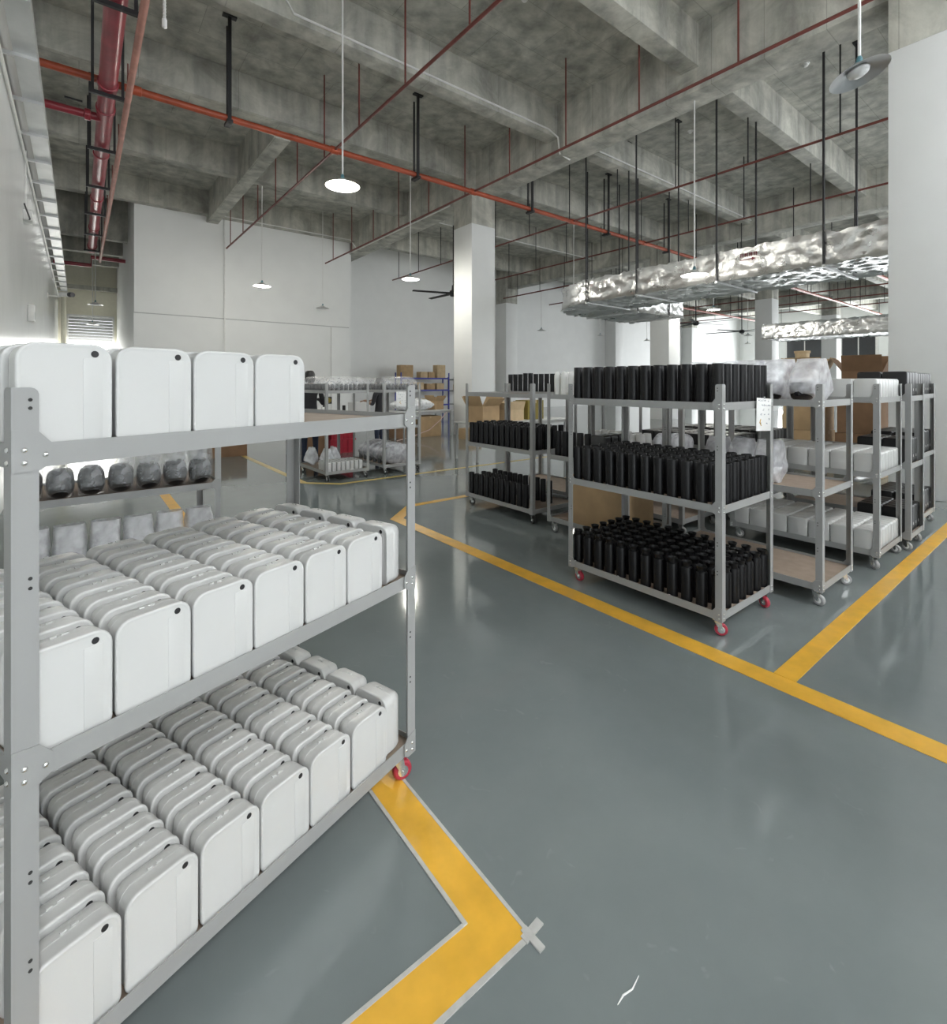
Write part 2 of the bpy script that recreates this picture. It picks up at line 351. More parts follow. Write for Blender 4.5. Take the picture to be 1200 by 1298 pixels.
def tape(x0, x1, y0, y1, a=0):
    TZ[0] += 0.0003
    cx, cy = (x0 + x1) / 2, (y0 + y1) / 2
    ob('tape_edge', bx(x0 - cx, x1 - cx, y0 - cy, y1 - cy, 0.0002, TZ[0], M_tape), near, (cx, cy, 0), (0, 0, a))
tape(-0.7, 1.0, 1.026, 1.041); tape(-0.7, 0.9, 1.169, 1.181); tape(1.019, 1.031, 1.06, 3.2); tape(0.888, 0.901, 1.17, 3.2)
tape(1.0, 1.075, 1.027, 1.052, 0.1); tape(1.012, 1.034, 0.985, 1.06, 0.05)
stripe('floor_line', [(2.77, 11.75), (2.77, 7.92), (3.22, 7.46), (9.2, 7.46), (9.2, 7.54), (3.26, 7.54), (2.87, 7.95), (2.87, 11.75)], M_yel2, 'pale yellow painted line with a clipped corner around the packing carts')
tag(ob('chalk_scuff', MB().tube([(1.087, 0.780, 0.001), (1.115, 0.783, 0.0012), (1.145, 0.776, 0.0012), (1.185, 0.783, 0.001)], [0.001, 0.0025, 0.002, 0.001], 6).mesh('cs', M_white)), 'short white chalk scratch on the bare floor beyond the taped corner', 'scuff mark')

# ------------------------------------------------------------------ trolleys
SH = (0.165, 0.83, 1.475); POST = 1.59; CASTER = 0.105
CACHE = {}
def cached(key, fn):
    if key not in CACHE: CACHE[key] = fn()
    return CACHE[key]
FW, FT = 0.044, 0.004        # flange width, sheet thickness

def post_mesh(sx, sy):
    """angle post, corner at the origin, flanges running to +x*sx and +y*sy, rounded top"""
    m = MB(); z0 = CASTER + 0.005
    r = 0.014
    prof = [(0, z0), (FW, z0), (FW, POST - r)] + [(FW - r + r * math.cos(a), POST - r + r * math.sin(a)) for a in (PI / 6, PI / 3, PI / 2)] + [(0, POST)]
    m.prism([(x * sx, z) for x, z in prof], 0, FT * sy)
    v0 = len(m.v)
    mm = MB().prism([(max(y, FT) * sy, z) for y, z in prof], 0, FT * sx)
    m.add([(b, a, c) for a, b, c in mm.v], mm.f)
    return m.mesh('post', M_cart, True)
def gusset_mesh(sx, sy):
    prof = [(0.0, 0.03), (FW, 0.024), (FW + 0.022, -0.002), (FW + 0.022, -0.042), (FW, -0.056), (0.0, -0.057)]
    return MB().prism([(x * sx, c) for x, c in prof], -0.0025 * sy, 0.0005 * sy).mesh('gusset', M_cart, True)
def bolt_mesh(): return MB().lathe([(0, -0.0042), (0.003, -0.0038), (0.0052, -0.002), (0.006, 0.0)], 10, axis='y').mesh('bolt', M_chrome, True)
def hole_mesh(): return MB().lathe([(0, -0.0012), (0.0036, -0.001), (0.0038, 0.0)], 8, axis='y').mesh('slot_hole', M_hole)
def caster_parts(wm):
    f = MB().box(-0.03, 0.03, -0.03, 0.03, CASTER, CASTER + 0.006).box(-0.016, 0.016, -0.016, 0.016, CASTER - 0.012, CASTER)
    for s in (-1, 1): f.prism([(-0.02, CASTER - 0.01), (0.022, CASTER - 0.01), (0.032, 0.038), (0.012, 0.034)], s * 0.019, s * 0.022)
    f.tube([(0.022, -0.026, 0.04), (0.022, 0.026, 0.04)], 0.006, 8)
    w = MB().lathe([(0.012, -0.016), (0.032, -0.016), (0.038, -0.011), (0.04, 0), (0.038, 0.011), (0.032, 0.016), (0.012, 0.016)], 20, axis='y')
    h = MB().lathe([(0.0, -0.0175), (0.016, -0.0175), (0.022, -0.0165), (0.022, 0.0165), (0.016, 0.0175), (0, 0.0175)], 14, axis='y')
    return f.mesh('caster', M_chrome, True), w.mesh('wheel', wm, True), h.mesh('hub', M_white if wm is M_greyw else M_chrome, True)

class Cart:
    pass
def make_cart(label, loc, rz, L=1.24, Wd=0.76, wheel=M_greyw, detail=2, group='grey shelf trolleys', shelves=(0, 1, 2), boards=True):
    c = Cart(); c.L, c.W = L, Wd
    c.root = root('shelf_trolley', label, 'trolley', loc, rz, group)
    c.M = Matrix.Translation(Vector(loc)) @ Matrix.Rotation(rz, 4, 'Z')
    c.rz = rz
    corners = [(0, 0, 1, 1), (L, 0, -1, 1), (0, Wd, 1, -1), (L, Wd, -1, -1)]
    for x, y, sx, sy in corners:
        p = ob('post', cached(('post', sx, sy), lambda: post_mesh(sx, sy)), c.root, (x, y, 0))
        if detail >= 1:
            for si in shelves: ob('gusset', cached(('gus', sx, sy), lambda: gusset_mesh(sx, sy)), p, (0, 0, SH[si]))
        if detail >= 2 and sy > 0:
            for si in shelves:
                z = SH[si]
                for dx, dz in ((0.020, -0.012), (0.020, -0.038)) + (((FW + 0.010, -0.024),) if detail >= 3 else ()):
                    ob('bolt', cached('bolt', bolt_mesh), p, (dx * sx, -0.0025, z + dz))
            for z in (1.565, 1.548, 1.20, 1.18, 0.60, 0.58, 0.42, 0.40):
                ob('slot_hole', cached('hole', hole_mesh), p, (0.030 * sx, 0, z))
        if detail >= 2:
            for si in shelves:          # bolts on the end flange
                for dz in (-0.012, -0.038):
                    ob('bolt', cached('bolt', bolt_mesh), p, (-0.0005 * sx if sx > 0 else 0.0005, 0.022 * sy, SH[si] + dz), (0, 0, -PI / 2 * sx))
        f, w, h = cached(('caster', wheel.name), lambda: caster_parts(wheel))
        k = ob('caster', f, c.root, (x + sx * 0.055, y + sy * 0.05, 0), (0, 0, R.uniform(-0.7, 0.7)))
        wo = ob('wheel', w, k, (0.022, 0, 0.04)); ob('hub', h, k, (0.022, 0, 0.04))
    for si in shelves:
        z = SH[si]
        fr = cached(('railx', L), lambda: MB().box(FT, L - FT, 0, 0.003, -0.05, 0).box(FT, L - FT, 0.003, 0.028, -0.05, -0.047).mesh('rail', M_cart))
        en = cached(('raily', Wd), lambda: MB().box(0, 0.003, FT, Wd - FT, -0.05, 0).box(0.003, 0.028, FT, Wd - FT, -0.05, -0.047).mesh('rail', M_cart))
        ob('shelf_rail', fr, c.root, (0, FT, z)); ob('shelf_rail', fr, c.root, (L, Wd - FT, z), (0, 0, PI))
        ob('shelf_rail', en, c.root, (FT, 0, z)); ob('shelf_rail', en, c.root, (L - FT, Wd, z), (0, 0, PI))
        if boards:
            ob('shelf_board', cached(('board', L, Wd), lambda: bx(0.009, L - 0.009, 0.009, Wd - 0.009, -0.012, 0, M_board)), c.root, (0, 0, z - 0.018))
    return c
def bz(si): return SH[si] - 0.018        # top of a shelf board
def put(c, o, x, y, z, rz=0.0):
    o.location = c.M @ Vector((x, y, z)); o.rotation_euler = (0, 0, c.rz + rz)

# ---- white cases
def rrect(w, h, r_top, r_bot, ins, n=5):
    pts = []
    x0, x1, z0, z1 = ins, w - ins, ins, h - ins
    rt, rb = max(r_top - ins, 0.002), max(r_bot - ins, 0.002)
    for cx, cz, r, a0 in ((x1 - rt, z1 - rt, rt, 0), (x0 + rt, z1 - rt, rt, PI / 2), (x0 + rb, z0 + rb, rb, PI), (x1 - rb, z0 + rb, rb, 1.5 * PI)):
        for k in range(n + 1):
            a = a0 + PI / 2 * k / n; pts.append((cx + r * math.cos(a), cz + r * math.sin(a)))
    return pts
def case_meshes(w, t, h, rt, rb, m, nseg=5, detail=True):
    prof = [(0.0012, 0.03), (0.0012, 0.0105), (0.0009, 0.0075), (0.0, 0.0045), (0.0008, 0.0022), (0.0025, 0.0006), (0.0055, 0.0), (0.0105, 0.0006), (0.0118, 0.0024), (0.0132, 0.0028),
            (t * 0.47, 0.0030), (t * 0.48, 0.0038), (t * 0.49, 0.0031), (t * 0.66, 0.0042), (t * 0.80, 0.0075), (t * 0.92, 0.0125), (t * 0.98, 0.018), (t, 0.024)]
    if not detail: prof = [(0.0, 0.006), (0.003, 0.001), (0.008, 0.0), (t * 0.45, 0.0015), (t - 0.004, 0.0005), (t, 0.006)]
    mb = MB(); rings = []
    v, f = [], []
    for y, ins in prof: v += [(x, y, z) for x, z in rrect(w, h, rt, rb, ins, nseg)]
    n = len(v) // len(prof)
    for i in range(len(prof) - 1):
        for k in range(n):
            k2 = (k + 1) % n; f.append((i * n + k, i * n + k2, (i + 1) * n + k2, (i + 1) * n + k))
    f.append(tuple(range(n))); f.append(tuple((len(prof) - 1) * n + k for k in range(n))[::-1])
    body = mb.add(v, f).mesh('case', m, True)
    strip = MB().add(*(lambda s: (s.v, s.f))(MB().box(w * 0.672, w * 0.885, 0.0001, 0.003, 0.012, h * 0.86))).mesh('front_strip', m, bevel=0.0008) if detail else None
    cap = MB().lathe([(0, 0.0002), (0.0068, 0.0002), (0.0076, 0.001), (0.0076, 0.004)], 16, axis='y', cx=w * 0.80, cz=h * 0.905).mesh('cap', M_cap, True) if detail else None
    latch = None
    if detail:
        latch = MB().box(w * 0.40, w * 0.47, t * 0.52, t * 0.60, h - 0.0036, h - 0.0002).box(w * 0.52, w * 0.60, t * 0.52, t * 0.60, h - 0.0036, h - 0.0002).mesh('latch', m, bevel=0.0009)
    return body, strip, cap, latch
CW, CT, CH = 0.171, 0.089, 0.228
big_case = case_meshes(CW, CT, CH, 0.036, 0.022, M_case)
def add_case(c, x, y, si, label, group, rz=0.0, turned=False):
    o = ob('hard_case', big_case[0]); tag(o, label, 'case', group)
    put(c, o, x, y, bz(si) + 0.0005, rz)
    ob('front_strip', big_case[1], o); ob('corner_cap', big_case[2], o); ob('latch', big_case[3], o)
    if turned:
        ob('slot', cached('slot', lambda: bx(CW * 0.5, CW * 0.5 + 0.012, CT - 0.001, CT + 0.0006, 0.14, 0.148, M_cap)), o)
        ob('printed_mark', cached('pm', lambda: MB().box(CW * 0.5, CW * 0.5 + 0.003, CT - 0.001, CT + 0.0004, 0.106, 0.124).box(CW * 0.5 + 0.005, CW * 0.5 + 0.012, CT - 0.001, CT + 0.0004, 0.118, 0.124).box(CW * 0.5 + 0.009, CW * 0.5 + 0.012, CT - 0.001, CT + 0.0004, 0.108, 0.118).mesh('pm', M_shut)), o)
    return o

A18 = math.radians(18.3); FGL = 1.24
RC = Vector((1.071, 1.741, 0)); u = Vector((-math.cos(A18), -math.sin(A18), 0))
fg = make_cart('grey steel trolley of white cases standing over the taped yellow corner', tuple(RC + u * FGL), A18, FGL, 0.77, M_redw, 3)
CGRP = {2: 'white cases on the top shelf', 1: 'white cases on the middle shelf', 0: 'white cases on the bottom shelf'}
for si, s0, nc, rows in ((2, 0.524, 4, 3), (1, 0.170, 6, 8), (0, 0.150, 6, 8)):
    for k in range(nc):
        for r in range(rows):
            s = s0 + 0.1772 * (k + 1) - 0.003
            if FGL - s < 0.008: s = FGL - 0.008
            add_case(fg, FGL - s + R.uniform(-0.0015, 0.0015), 0.013 + r * 0.0922 + R.uniform(0, 0.0015), si, 'white hard case, %s, %s file from %s, %s row behind front rail' % (('bottom shelf', 'middle shelf', 'top shelf')[si], ORD[k], ('sideways cases', 'sideways cases', 'open end')[si], ORD[r]), CGRP[si], R.uniform(-0.006, 0.006))
    if si < 2:
        for r in range(4):
            x = FGL - 0.052
            add_case(fg, x - CT, 0.195 + r * 0.178, si, ('white hard case turned sideways on the %s shelf, %s behind the front rail' % (('bottom', 'middle')[si], ORD[r])),
                     'cases turned sideways on the %s shelf' % ('bottom', 'middle')[si], -PI / 2 + R.uniform(-0.02, 0.02), True)

# ---- building-aligned carts: front = face towards -X, origin at the far end
def bay_cart(label, x0, y0, L=1.24, Wd=0.76, **kw): return make_cart(label, (x0, y0 + L, 0), -PI / 2, L, Wd, **kw)
def tube_meshes():
    a = MB().lathe([(0.0335, 0.0), (0.036, 0.003), (0.036, 0.262), (0.0345, 0.265), (0.032, 0.265), (0.031, 0.262), (0.031, 0.20), (0.0, 0.20)], 18).mesh('tube', M_tube, True)
    b = MB().lathe([(0.0335, 0.0), (0.036, 0.003), (0.036, 0.218), (0.034, 0.224), (0.026, 0.228), (0.026, 0.24), (0.033, 0.256), (0.034, 0.26), (0.030, 0.26), (0.022, 0.242), (0.022, 0.2), (0.0, 0.2)], 18).mesh('flask', M_tube, True)
    return a, b
TUBE, FLASK = tube_meshes()
TAGM = bx(-0.006, 0.006, -0.0385, -0.0345, 0.002, 0.016, M_white, bevel=0.0006)
def add_tube(c, me, x, y, si, label, group, tagged=False, sc=1.0, name='black_tube'):
    o = tag(ob(name, me), label, 'tube', group); put(c, o, x, y, bz(si) + 0.0005)
    o.scale = (1, 1, sc)
    if tagged: ob('tag', TAGM, o)
    return o
T1 = bay_cart('grey steel trolley of black tubes with red castors and a paper sign', 3.13, 1.48, wheel=M_redw, detail=2)
nx, ny = 12, 7
for si, me, lab in ((2, TUBE, 'black tube'), (1, TUBE, 'black tube'), (0, FLASK, 'black flask')):
    for i in range(nx):
        for j in range(ny):
            if si == 2 and not (j < 2 or i == nx - 1): continue
            x = 0.056 + i * (T1.L - 0.112) / (nx - 1) + R.uniform(-0.003, 0.003); y = 0.056 + j * (T1.W - 0.112) / (ny - 1) + R.uniform(-0.003, 0.003)
            add_tube(T1, me, x, y, si, '%s on the %s shelf, %s from the sign end, %s row from the aisle' % (lab, ('bottom', 'middle', 'top')[si], ORD[nx - 1 - i], ORD[j]), ('flasks on the bottom shelf', 'tubes on the middle shelf', 'tubes on the top shelf')[si],
                     tagged=(j == 0 and (i * 5 + si) % 4 == 0), name='black_flask' if si == 0 else 'black_tube')
# empty trolley with brown boards
T2 = bay_cart('nearly empty grey trolley showing brown shelf boards beside the tube trolley', 4.13, 1.25, Wd=0.68, detail=2)
T3 = bay_cart('grey trolley stacked with small ribbed white cases', 5.33, 1.2, Wd=0.75, detail=2)
small_case = case_meshes(0.166, 0.084, 0.178, 0.02, 0.014, M_case, 3, False)
for si in (0, 1, 2):
    for i in range(7):
        for j in range(8):
            if si == 2 and not (j < 2 or i > 4): continue
            if si == 1 and i < 1: continue
            o = tag(ob('small_white_case', small_case[0]), 'small white case, %s shelf, %s file from yellow line, %s rib from empty trolley' % (('bottom', 'middle', 'top')[si], ORD[6 - i], ORD[j]), 'case', 'small white cases on the %s shelf' % ('bottom', 'middle', 'top')[si])
            put(T3, o, 0.014 + i * 0.1735, 0.012 + j * 0.0905, bz(si) + 0.0005)
black_case = case_meshes(0.19, 0.095, 0.25, 0.02, 0.012, M_bcase, 3, False)
TAGB = bx(0.085, 0.10, -0.001, 0.0006, 0.05, 0.072, M_white)
TAGE = bx(0.1895, 0.1906, 0.03, 0.045, 0.06, 0.085, M_white)
def black_cases(c, cells, lab, grp):
    for si, i, j in cells:
        o = tag(ob('black_case', black_case[0]), '%s, %s shelf, %s file, %s across' % (lab, ('bottom', 'middle', 'top')[si], ('end', 'inner')[5 - i], ORD[j]), 'case', grp)
        put(c, o, 0.02 + i * 0.2, 0.012 + j * 0.105, bz(si) + 0.0005)
        if i == 5: ob('label_sticker', TAGE, o)
T4 = bay_cart('narrow grey trolley of black cases behind the small white cases', 6.16, 1.15, Wd=0.55, detail=1)
black_cases(T4, [(si, i, j) for si in range(3) for i in (4, 5) for j in range(4 if si else 5)], 'black hard case on the narrow trolley', 'black cases on the narrow trolley')
T5 = bay_cart('grey trolley of black cases standing against the square column', 7.02, 1.24, detail=1)
black_cases(T5, [(si, i, j) for si in range(3) for i in (4, 5) for j in range(7)], 'black hard case on the column trolley', 'black cases on the column trolley')
# second rank
T6 = bay_cart('grey trolley of black tubes with an empty top shelf by the clipped yellow corner', 4.0, 4.0, detail=1, boards=True, wheel=M_blackw)
for si, me in ((1, TUBE), (0, TUBE)):
    for i in range(12 if si else 11):
        for j in range(5 if si else 3):
            if si == 0 and j == 1 and i > 4: continue
            add_tube(T6, me, 0.06 + i * 0.1 + R.uniform(-0.004, 0.004), 0.06 + j * (0.125 if si else 0.2) + R.uniform(-0.004, 0.004), si,
                     'black tube, %s shelf of the empty topped trolley, %s from its column end, %s row' % (('bottom', 'middle')[si], ORD[i], ORD[j]), ('tubes low on the corner trolley', 'tubes on the corner trolley')[si], sc=1.0 + 0.05 * R.random())
T7 = bay_cart('grey trolley carrying white bottles above a tall carton', 3.97, 2.75, L=1.0, detail=1)
for k, (x, y) in enumerate(((0.08, 0.08), (0.17, 0.08), (0.27, 0.09), (0.36, 0.08), (0.12, 0.2), (0.24, 0.21))):
    b_ = MB().lathe([(0.03, 0), (0.036, 0.004), (0.038, 0.18), (0.036, 0.22), (0.026, 0.248), (0.012, 0.26), (0, 0.262)], 16).mesh('bottle', M_pot, True) if k == 0 else bpy.data.meshes['bottle']
    o = tag(ob('white_bottle', b_), 'glossy white bottle on the trolley top above the tall carton, %s of six' % ORD[k], 'bottle', 'white bottles on a top shelf'); put(T7, o, x, y, bz(2) + 0.0005)
for k in range(5):
    add_tube(T7, TUBE, 0.08 + 0.1 * k, 0.09, 1, 'black tube beside glossy black cases on the white bottle trolley, %s from the outer post' % ORD[k], 'tubes beside the glossy cases')
gl_case = case_meshes(0.17, 0.1, 0.27, 0.03, 0.014, M_gblack, 4, False)
for k in range(3):
    o = tag(ob('glossy_black_case', gl_case[0]), 'glossy black case with round corners on the white bottle trolley, %s from its front rail' % ORD[k], 'case', 'glossy black cases'); put(T7, o, 0.56, 0.03 + 0.12 * k, bz(1) + 0.0005)

# ---- cartons
def carton(label, loc, sx, sy, sz, rz=0.0, m=None, open_=0, group=None, tape_=True, name='cardboard_box'):
    m = m or M_card
    t = 0.006
    o = root(name, label, 'box', loc, rz, group)
    if open_:
        w = MB().box(-sx / 2, sx / 2, -sy / 2, -sy / 2 + t, 0, sz).box(-sx / 2, sx / 2, sy / 2 - t, sy / 2, 0, sz).box(-sx / 2, -sx / 2 + t, -sy / 2 + t, sy / 2 - t, 0, sz).box(sx / 2 - t, sx / 2, -sy / 2 + t, sy / 2 - t, 0, sz).box(-sx / 2 + t, sx / 2 - t, -sy / 2 + t, sy / 2 - t, 0, t)
        ob('box_body', w.mesh('b', m), o)
        fl_ = min(sx, sy) * 0.5
        for k, (dx, dy, rzz, ln) in enumerate(((0, -sy / 2, 0, sx), (0, sy / 2, PI, sx), (sx / 2, 0, PI / 2, sy), (-sx / 2, 0, -PI / 2, sy))):
            ob('flap', bx(-ln / 2 + 0.003, ln / 2 - 0.003, -0.004, 0, 0, fl_, m), o, (dx * 0.995, dy * 0.995, sz + 0.001), (R.uniform(0.25, 0.8) * (1 if open_ == 1 else 0.5), 0, rzz))
    else:
        ob('box_body', bx(-sx / 2, sx / 2, -sy / 2, sy / 2, 0, sz, m, bevel=0.004), o)
        ob('flap', bx(-sx / 2 + 0.002, -0.001 + 0, -sy / 2 + 0.002, sy / 2 - 0.002, sz, sz + 0.003, m), o); ob('flap', bx(0.001, sx / 2 - 0.002, -sy / 2 + 0.002, sy / 2 - 0.002, sz, sz + 0.003, m), o)
        if tape_: ob('packing_tape', bx(-0.025, 0.025, -sy / 2 - 0.001, sy / 2 + 0.001, sz - 0.06, sz + 0.004, M_cardp), o)
    return o
bc = carton('tall plain carton on the bottom shelf under the white bottles', (0, 0, 0), 0.62, 0.5, 0.5, m=M_card); put(T7, bc, 0.62, 0.3, bz(0) + 0.0005)

# ---- polythene bags
def bag_mesh(w, d, h, seed, m, upright=True, nu=22, nv=14, amp=0.10, box=0.45):
    v, f = [], []
    for j in range(nv + 1):
        q = j / nv
        for i in range(nu):
            a = 2 * PI * i / nu; ca, sa = math.cos(a), math.sin(a)
            e = 0.55 if box > 0.3 else 0.25
            x = math.copysign(abs(ca) ** e, ca) * w / 2; y = math.copysign(abs(sa) ** e, sa) * d / 2
            if upright: ky = (0.25 + 0.75 * min(1, q * 5)) * (1 - 0.72 * max(0, (q - 0.45) / 0.55) ** 1.0); kx = 0.9 + 0.1 * math.sin(q * 3)
            else: ky = kx = math.sin(PI * (0.06 + 0.90 * q)) ** box
            p = Vector((x * kx, y * ky, q * h))
            n = noise.noise_vector(p * 9 + Vector((seed * 7.3, seed, 1))) * amp * min(w, h) + noise.noise_vector(p * 26 + Vector((seed, 3, seed))) * amp * 0.4 * min(w, h)
            if q == 0: n = Vector((n.x * 0.3, n.y * 0.3, 0)); 
            p = p + Vector((n.x, n.y * 0.8, n.z * (0.6 if q > 0.5 else 0.2)))
            p.z = max(p.z, 0.001)
            v.append(p)
    for j in range(nv):
        for i in range(nu):
            i2 = (i + 1) % nu; f.append((j * nu + i, j * nu + i2, (j + 1) * nu + i2, (j + 1) * nu + i))
    f.append(tuple(range(nu))[::-1])
    if not upright: f.append(tuple(nv * nu + i for i in range(nu)))
    return MB().add(v, f).mesh('bag', m, True)
def lump_mesh(rx, ry, rz_, seed, m):
    prof = []
    v, f = [], []
    nu, nv = 18, 10
    for j in range(nv + 1):
        t = -PI / 2 + PI * j / nv
        for i in range(nu):
            a = 2 * PI * i / nu
            c = max(math.cos(t), 0.02) ** 0.6
            p = Vector((rx * c * math.cos(a), ry * c * math.sin(a), rz_ * (math.copysign(abs(math.sin(t)) ** 0.7, t) + 1)))
            p *= 1 + 0.05 * noise.noise(p * 12 + Vector((seed, 0, 0))); v.append(p)
    for j in range(nv):
        for i in range(nu):
            i2 = (i + 1) % nu; f.append((j * nu + i, j * nu + i2, (j + 1) * nu + i2, (j + 1) * nu + i))
    f.append(tuple(range(nu))[::-1]); f.append(tuple(nv * nu + i for i in range(nu)))
    return MB().add(v, f).mesh('lump', m, True)
# bags standing on the empty trolley
for k in range(5):
    o = tag(ob('polythene_bag', bag_mesh(0.195, 0.6, 0.33, k + 1, M_film2, True, 26, 16, 0.07)), 'crumpled polythene bag on top of the empty trolley, %s from its aisle end' % ORD[4 - k], 'bag', 'clear bags on the empty trolley')
    put(T2, o, 0.2 + 0.215 * k, 0.34, bz(2) + 0.001, R.uniform(-0.04, 0.04))
    if k in (3, 4):
        q = tag(ob('black_bundle', lump_mesh(0.075, 0.11, 0.075, k, M_gblack)), 'rounded black part inside the %s bag from the aisle end of the empty trolley' % ORD[4 - k], 'part', 'black parts in clear bags'); put(T2, q, 0.2 + 0.215 * k, 0.16, bz(2) + 0.006)
for k in range(3):
    o = tag(ob('polythene_bag', bag_mesh(0.17, 0.36, 0.33, k + 11, M_film2, True)), 'milky polythene bag on the middle shelf of the empty trolley, %s from its back' % ORD[k], 'bag', 'milky bags on a middle shelf')
    put(T2, o, 0.42 + 0.2 * k, 0.2, bz(1) + 0.001, R.uniform(-0.2, 0.2))

# hidden rank behind the tubes
T8 = bay_cart('grey trolley with one row of black tubes on top behind the corner trolley', 5.0, 4.35, detail=0)
for i in range(10): add_tube(T8, TUBE, 0.06 + 0.105 * i, 0.07, 2, 'black tube in the single row behind the empty topped trolley, %s from its outer end' % ORD[i], 'single row of tubes', sc=1.05 if i in (3, 4) else 1.0)
T9 = bay_cart('grey trolley of white tapered pots behind the tube trolley with the sign', 4.95, 2.75, detail=0)
POT = MB().lathe([(0.055, 0), (0.058, 0.004), (0.046, 0.19), (0.043, 0.2), (0.04, 0.2), (0.04, 0.16), (0, 0.16)], 16).mesh('pot', M_pot, True)
for i in range(6):
    for j in range(2):
        o = tag(ob('white_pot', POT), 'white tapered pot behind the sign trolley, %s along, %s row' % (ORD[i], ORD[j]), 'pot', 'white tapered pots'); put(T9, o, 0.08 + 0.122 * i, 0.08 + 0.13 * j, bz(1) + 0.0005)
for k in range(3):
    o = tag(ob('polythene_bag', bag_mesh(0.1, 0.4, 0.22, k + 21, M_film2, False)), 'milky polythene bag lying beside the white tapered pots, %s from the pots' % ORD[k], 'bag', 'bags beside the pots'); put(T9, o, 0.88 + 0.11 * k, 0.25 + 0.05 * (k % 2), bz(1) + 0.001)
T10 = bay_cart('grey trolley covered with low black cases behind the empty trolley', 6.0, 2.72, detail=0)
T11 = bay_cart('grey trolley covered with low black cases behind the narrow trolley', 7.05, 2.75, detail=0)
flat_case = case_meshes(0.19, 0.098, 0.15, 0.018, 0.01, M_bcase, 3, False)
for c, lab, grp in ((T10, 'low black case behind the empty trolley', 'low black cases behind the empty trolley'), (T11, 'low black case behind the narrow trolley', 'low black cases behind the narrow trolley')):
    for si in (0, 1):
        for i in range(6):
            for j in range(7):
                if si == 0 and j > 3: continue
                o = tag(ob('low_black_case', flat_case[0]), '%s, %s shelf, %s file, %s row' % (lab, ('bottom', 'middle')[si], ORD[5 - i], ORD[j]), 'case', grp); put(c, o, 0.02 + i * 0.2, 0.012 + j * 0.104, bz(si) + 0.0005)

# ---- sign hanging on the tube trolley (end face, under the top rail)
def paper(label, M, w, h, seed):
    o = tag(ob('paper_sign', bx(-w / 2, w / 2, -0.0012, 0.0, -h, 0, M_white, bevel=0.0003)), label, 'sign')
    o.matrix_world = M
    rr = random.Random(seed)
    ink = MB()
    for row in range(6):
        z = -h * (0.10 + 0.14 * row); x = -w * 0.40
        while x < w * 0.36:
            cw = w * rr.uniform(0.07, 0.13)
            if rr.random() < 0.75 - 0.09 * row:
                for q in range(4):
                    a, b_ = (x + rr.random() * cw, z + rr.random() * h * 0.06), (x + rr.random() * cw, z + rr.random() * h * 0.06)
                    ink.tube([(a[0], -0.0014, a[1]), (b_[0] + 0.001, -0.0014, b_[1])], 0.0011, 4)
            x += cw * 1.25
    ob('handwriting', ink.mesh('ink', M_ink), o)
    ob('ochre_mark', MB().tube([(-w * 0.22, -0.0013, -h * 0.64), (-w * 0.28, -0.0013, -h * 0.74), (-w * 0.18, -0.0013, -h * 0.84)], [0.003, 0.005, 0.003], 6).mesh('om', M_ochre), o)
    ob('hanging_clip', bx(-0.012, 0.012, -0.003, 0.004, -0.004, 0.012, M_chrome), o)
    return o
paper('handwritten paper sign clipped to the end rail of the black tube trolley', Matrix.Translation((3.715, 1.470, 1.492)) @ Matrix.Rotation(math.radians(3), 4, 'Y'), 0.235, 0.225, 3)

# ---- trolley behind the white cases (bagged black parts), long side along X
TB = make_cart('grey trolley of bagged black parts between the white case trolley and the wall', (-0.37, 4.28, 0), 0, 1.24, 0.76, M_blackw, 1)
for k in range(7):
    x = 0.10 + 0.17 * k
    q = tag(ob('black_bundle', lump_mesh(0.078, 0.13, 0.098, k, M_gblack)), 'rounded black part wrapped in film on the wall side trolley, %s from the wall' % ORD[k], 'part', 'wrapped black parts'); put(TB, q, x, 0.17, bz(1) + 0.004)
    o = tag(ob('polythene_bag', bag_mesh(0.164, 0.36, 0.36, k + 31, M_film, True, 22, 14, 0.06)), 'clear bag around the %s black part from the wall on the wall side trolley' % ORD[k], 'bag', 'bags around black parts'); put(TB, o, x, 0.19, bz(1) + 0.001)
for k in range(6):
    o = tag(ob('polythene_bag', bag_mesh(0.19, 0.36, 0.46, k + 41, M_film2, True, 22, 14, 0.07)), 'milky bag of white sleeves low on the wall side trolley, %s from the wall' % ORD[k], 'bag', 'milky bags on the low shelf'); put(TB, o, 0.12 + 0.2 * k, 0.22, bz(0) + 0.001)
    p = MB().box(-0.075, 0.075, -0.01, 0.01, 0, 0.44).mesh('sleeve', M_white, bevel=0.003)
    q = tag(ob('white_sleeve', p), 'white folded sleeve sticking up inside the %s milky bag from the wall' % ORD[k], 'sleeve', 'white sleeves in the milky bags'); put(TB, q, 0.12 + 0.2 * k, 0.2, bz(0) + 0.004, R.uniform(-0.2, 0.2))

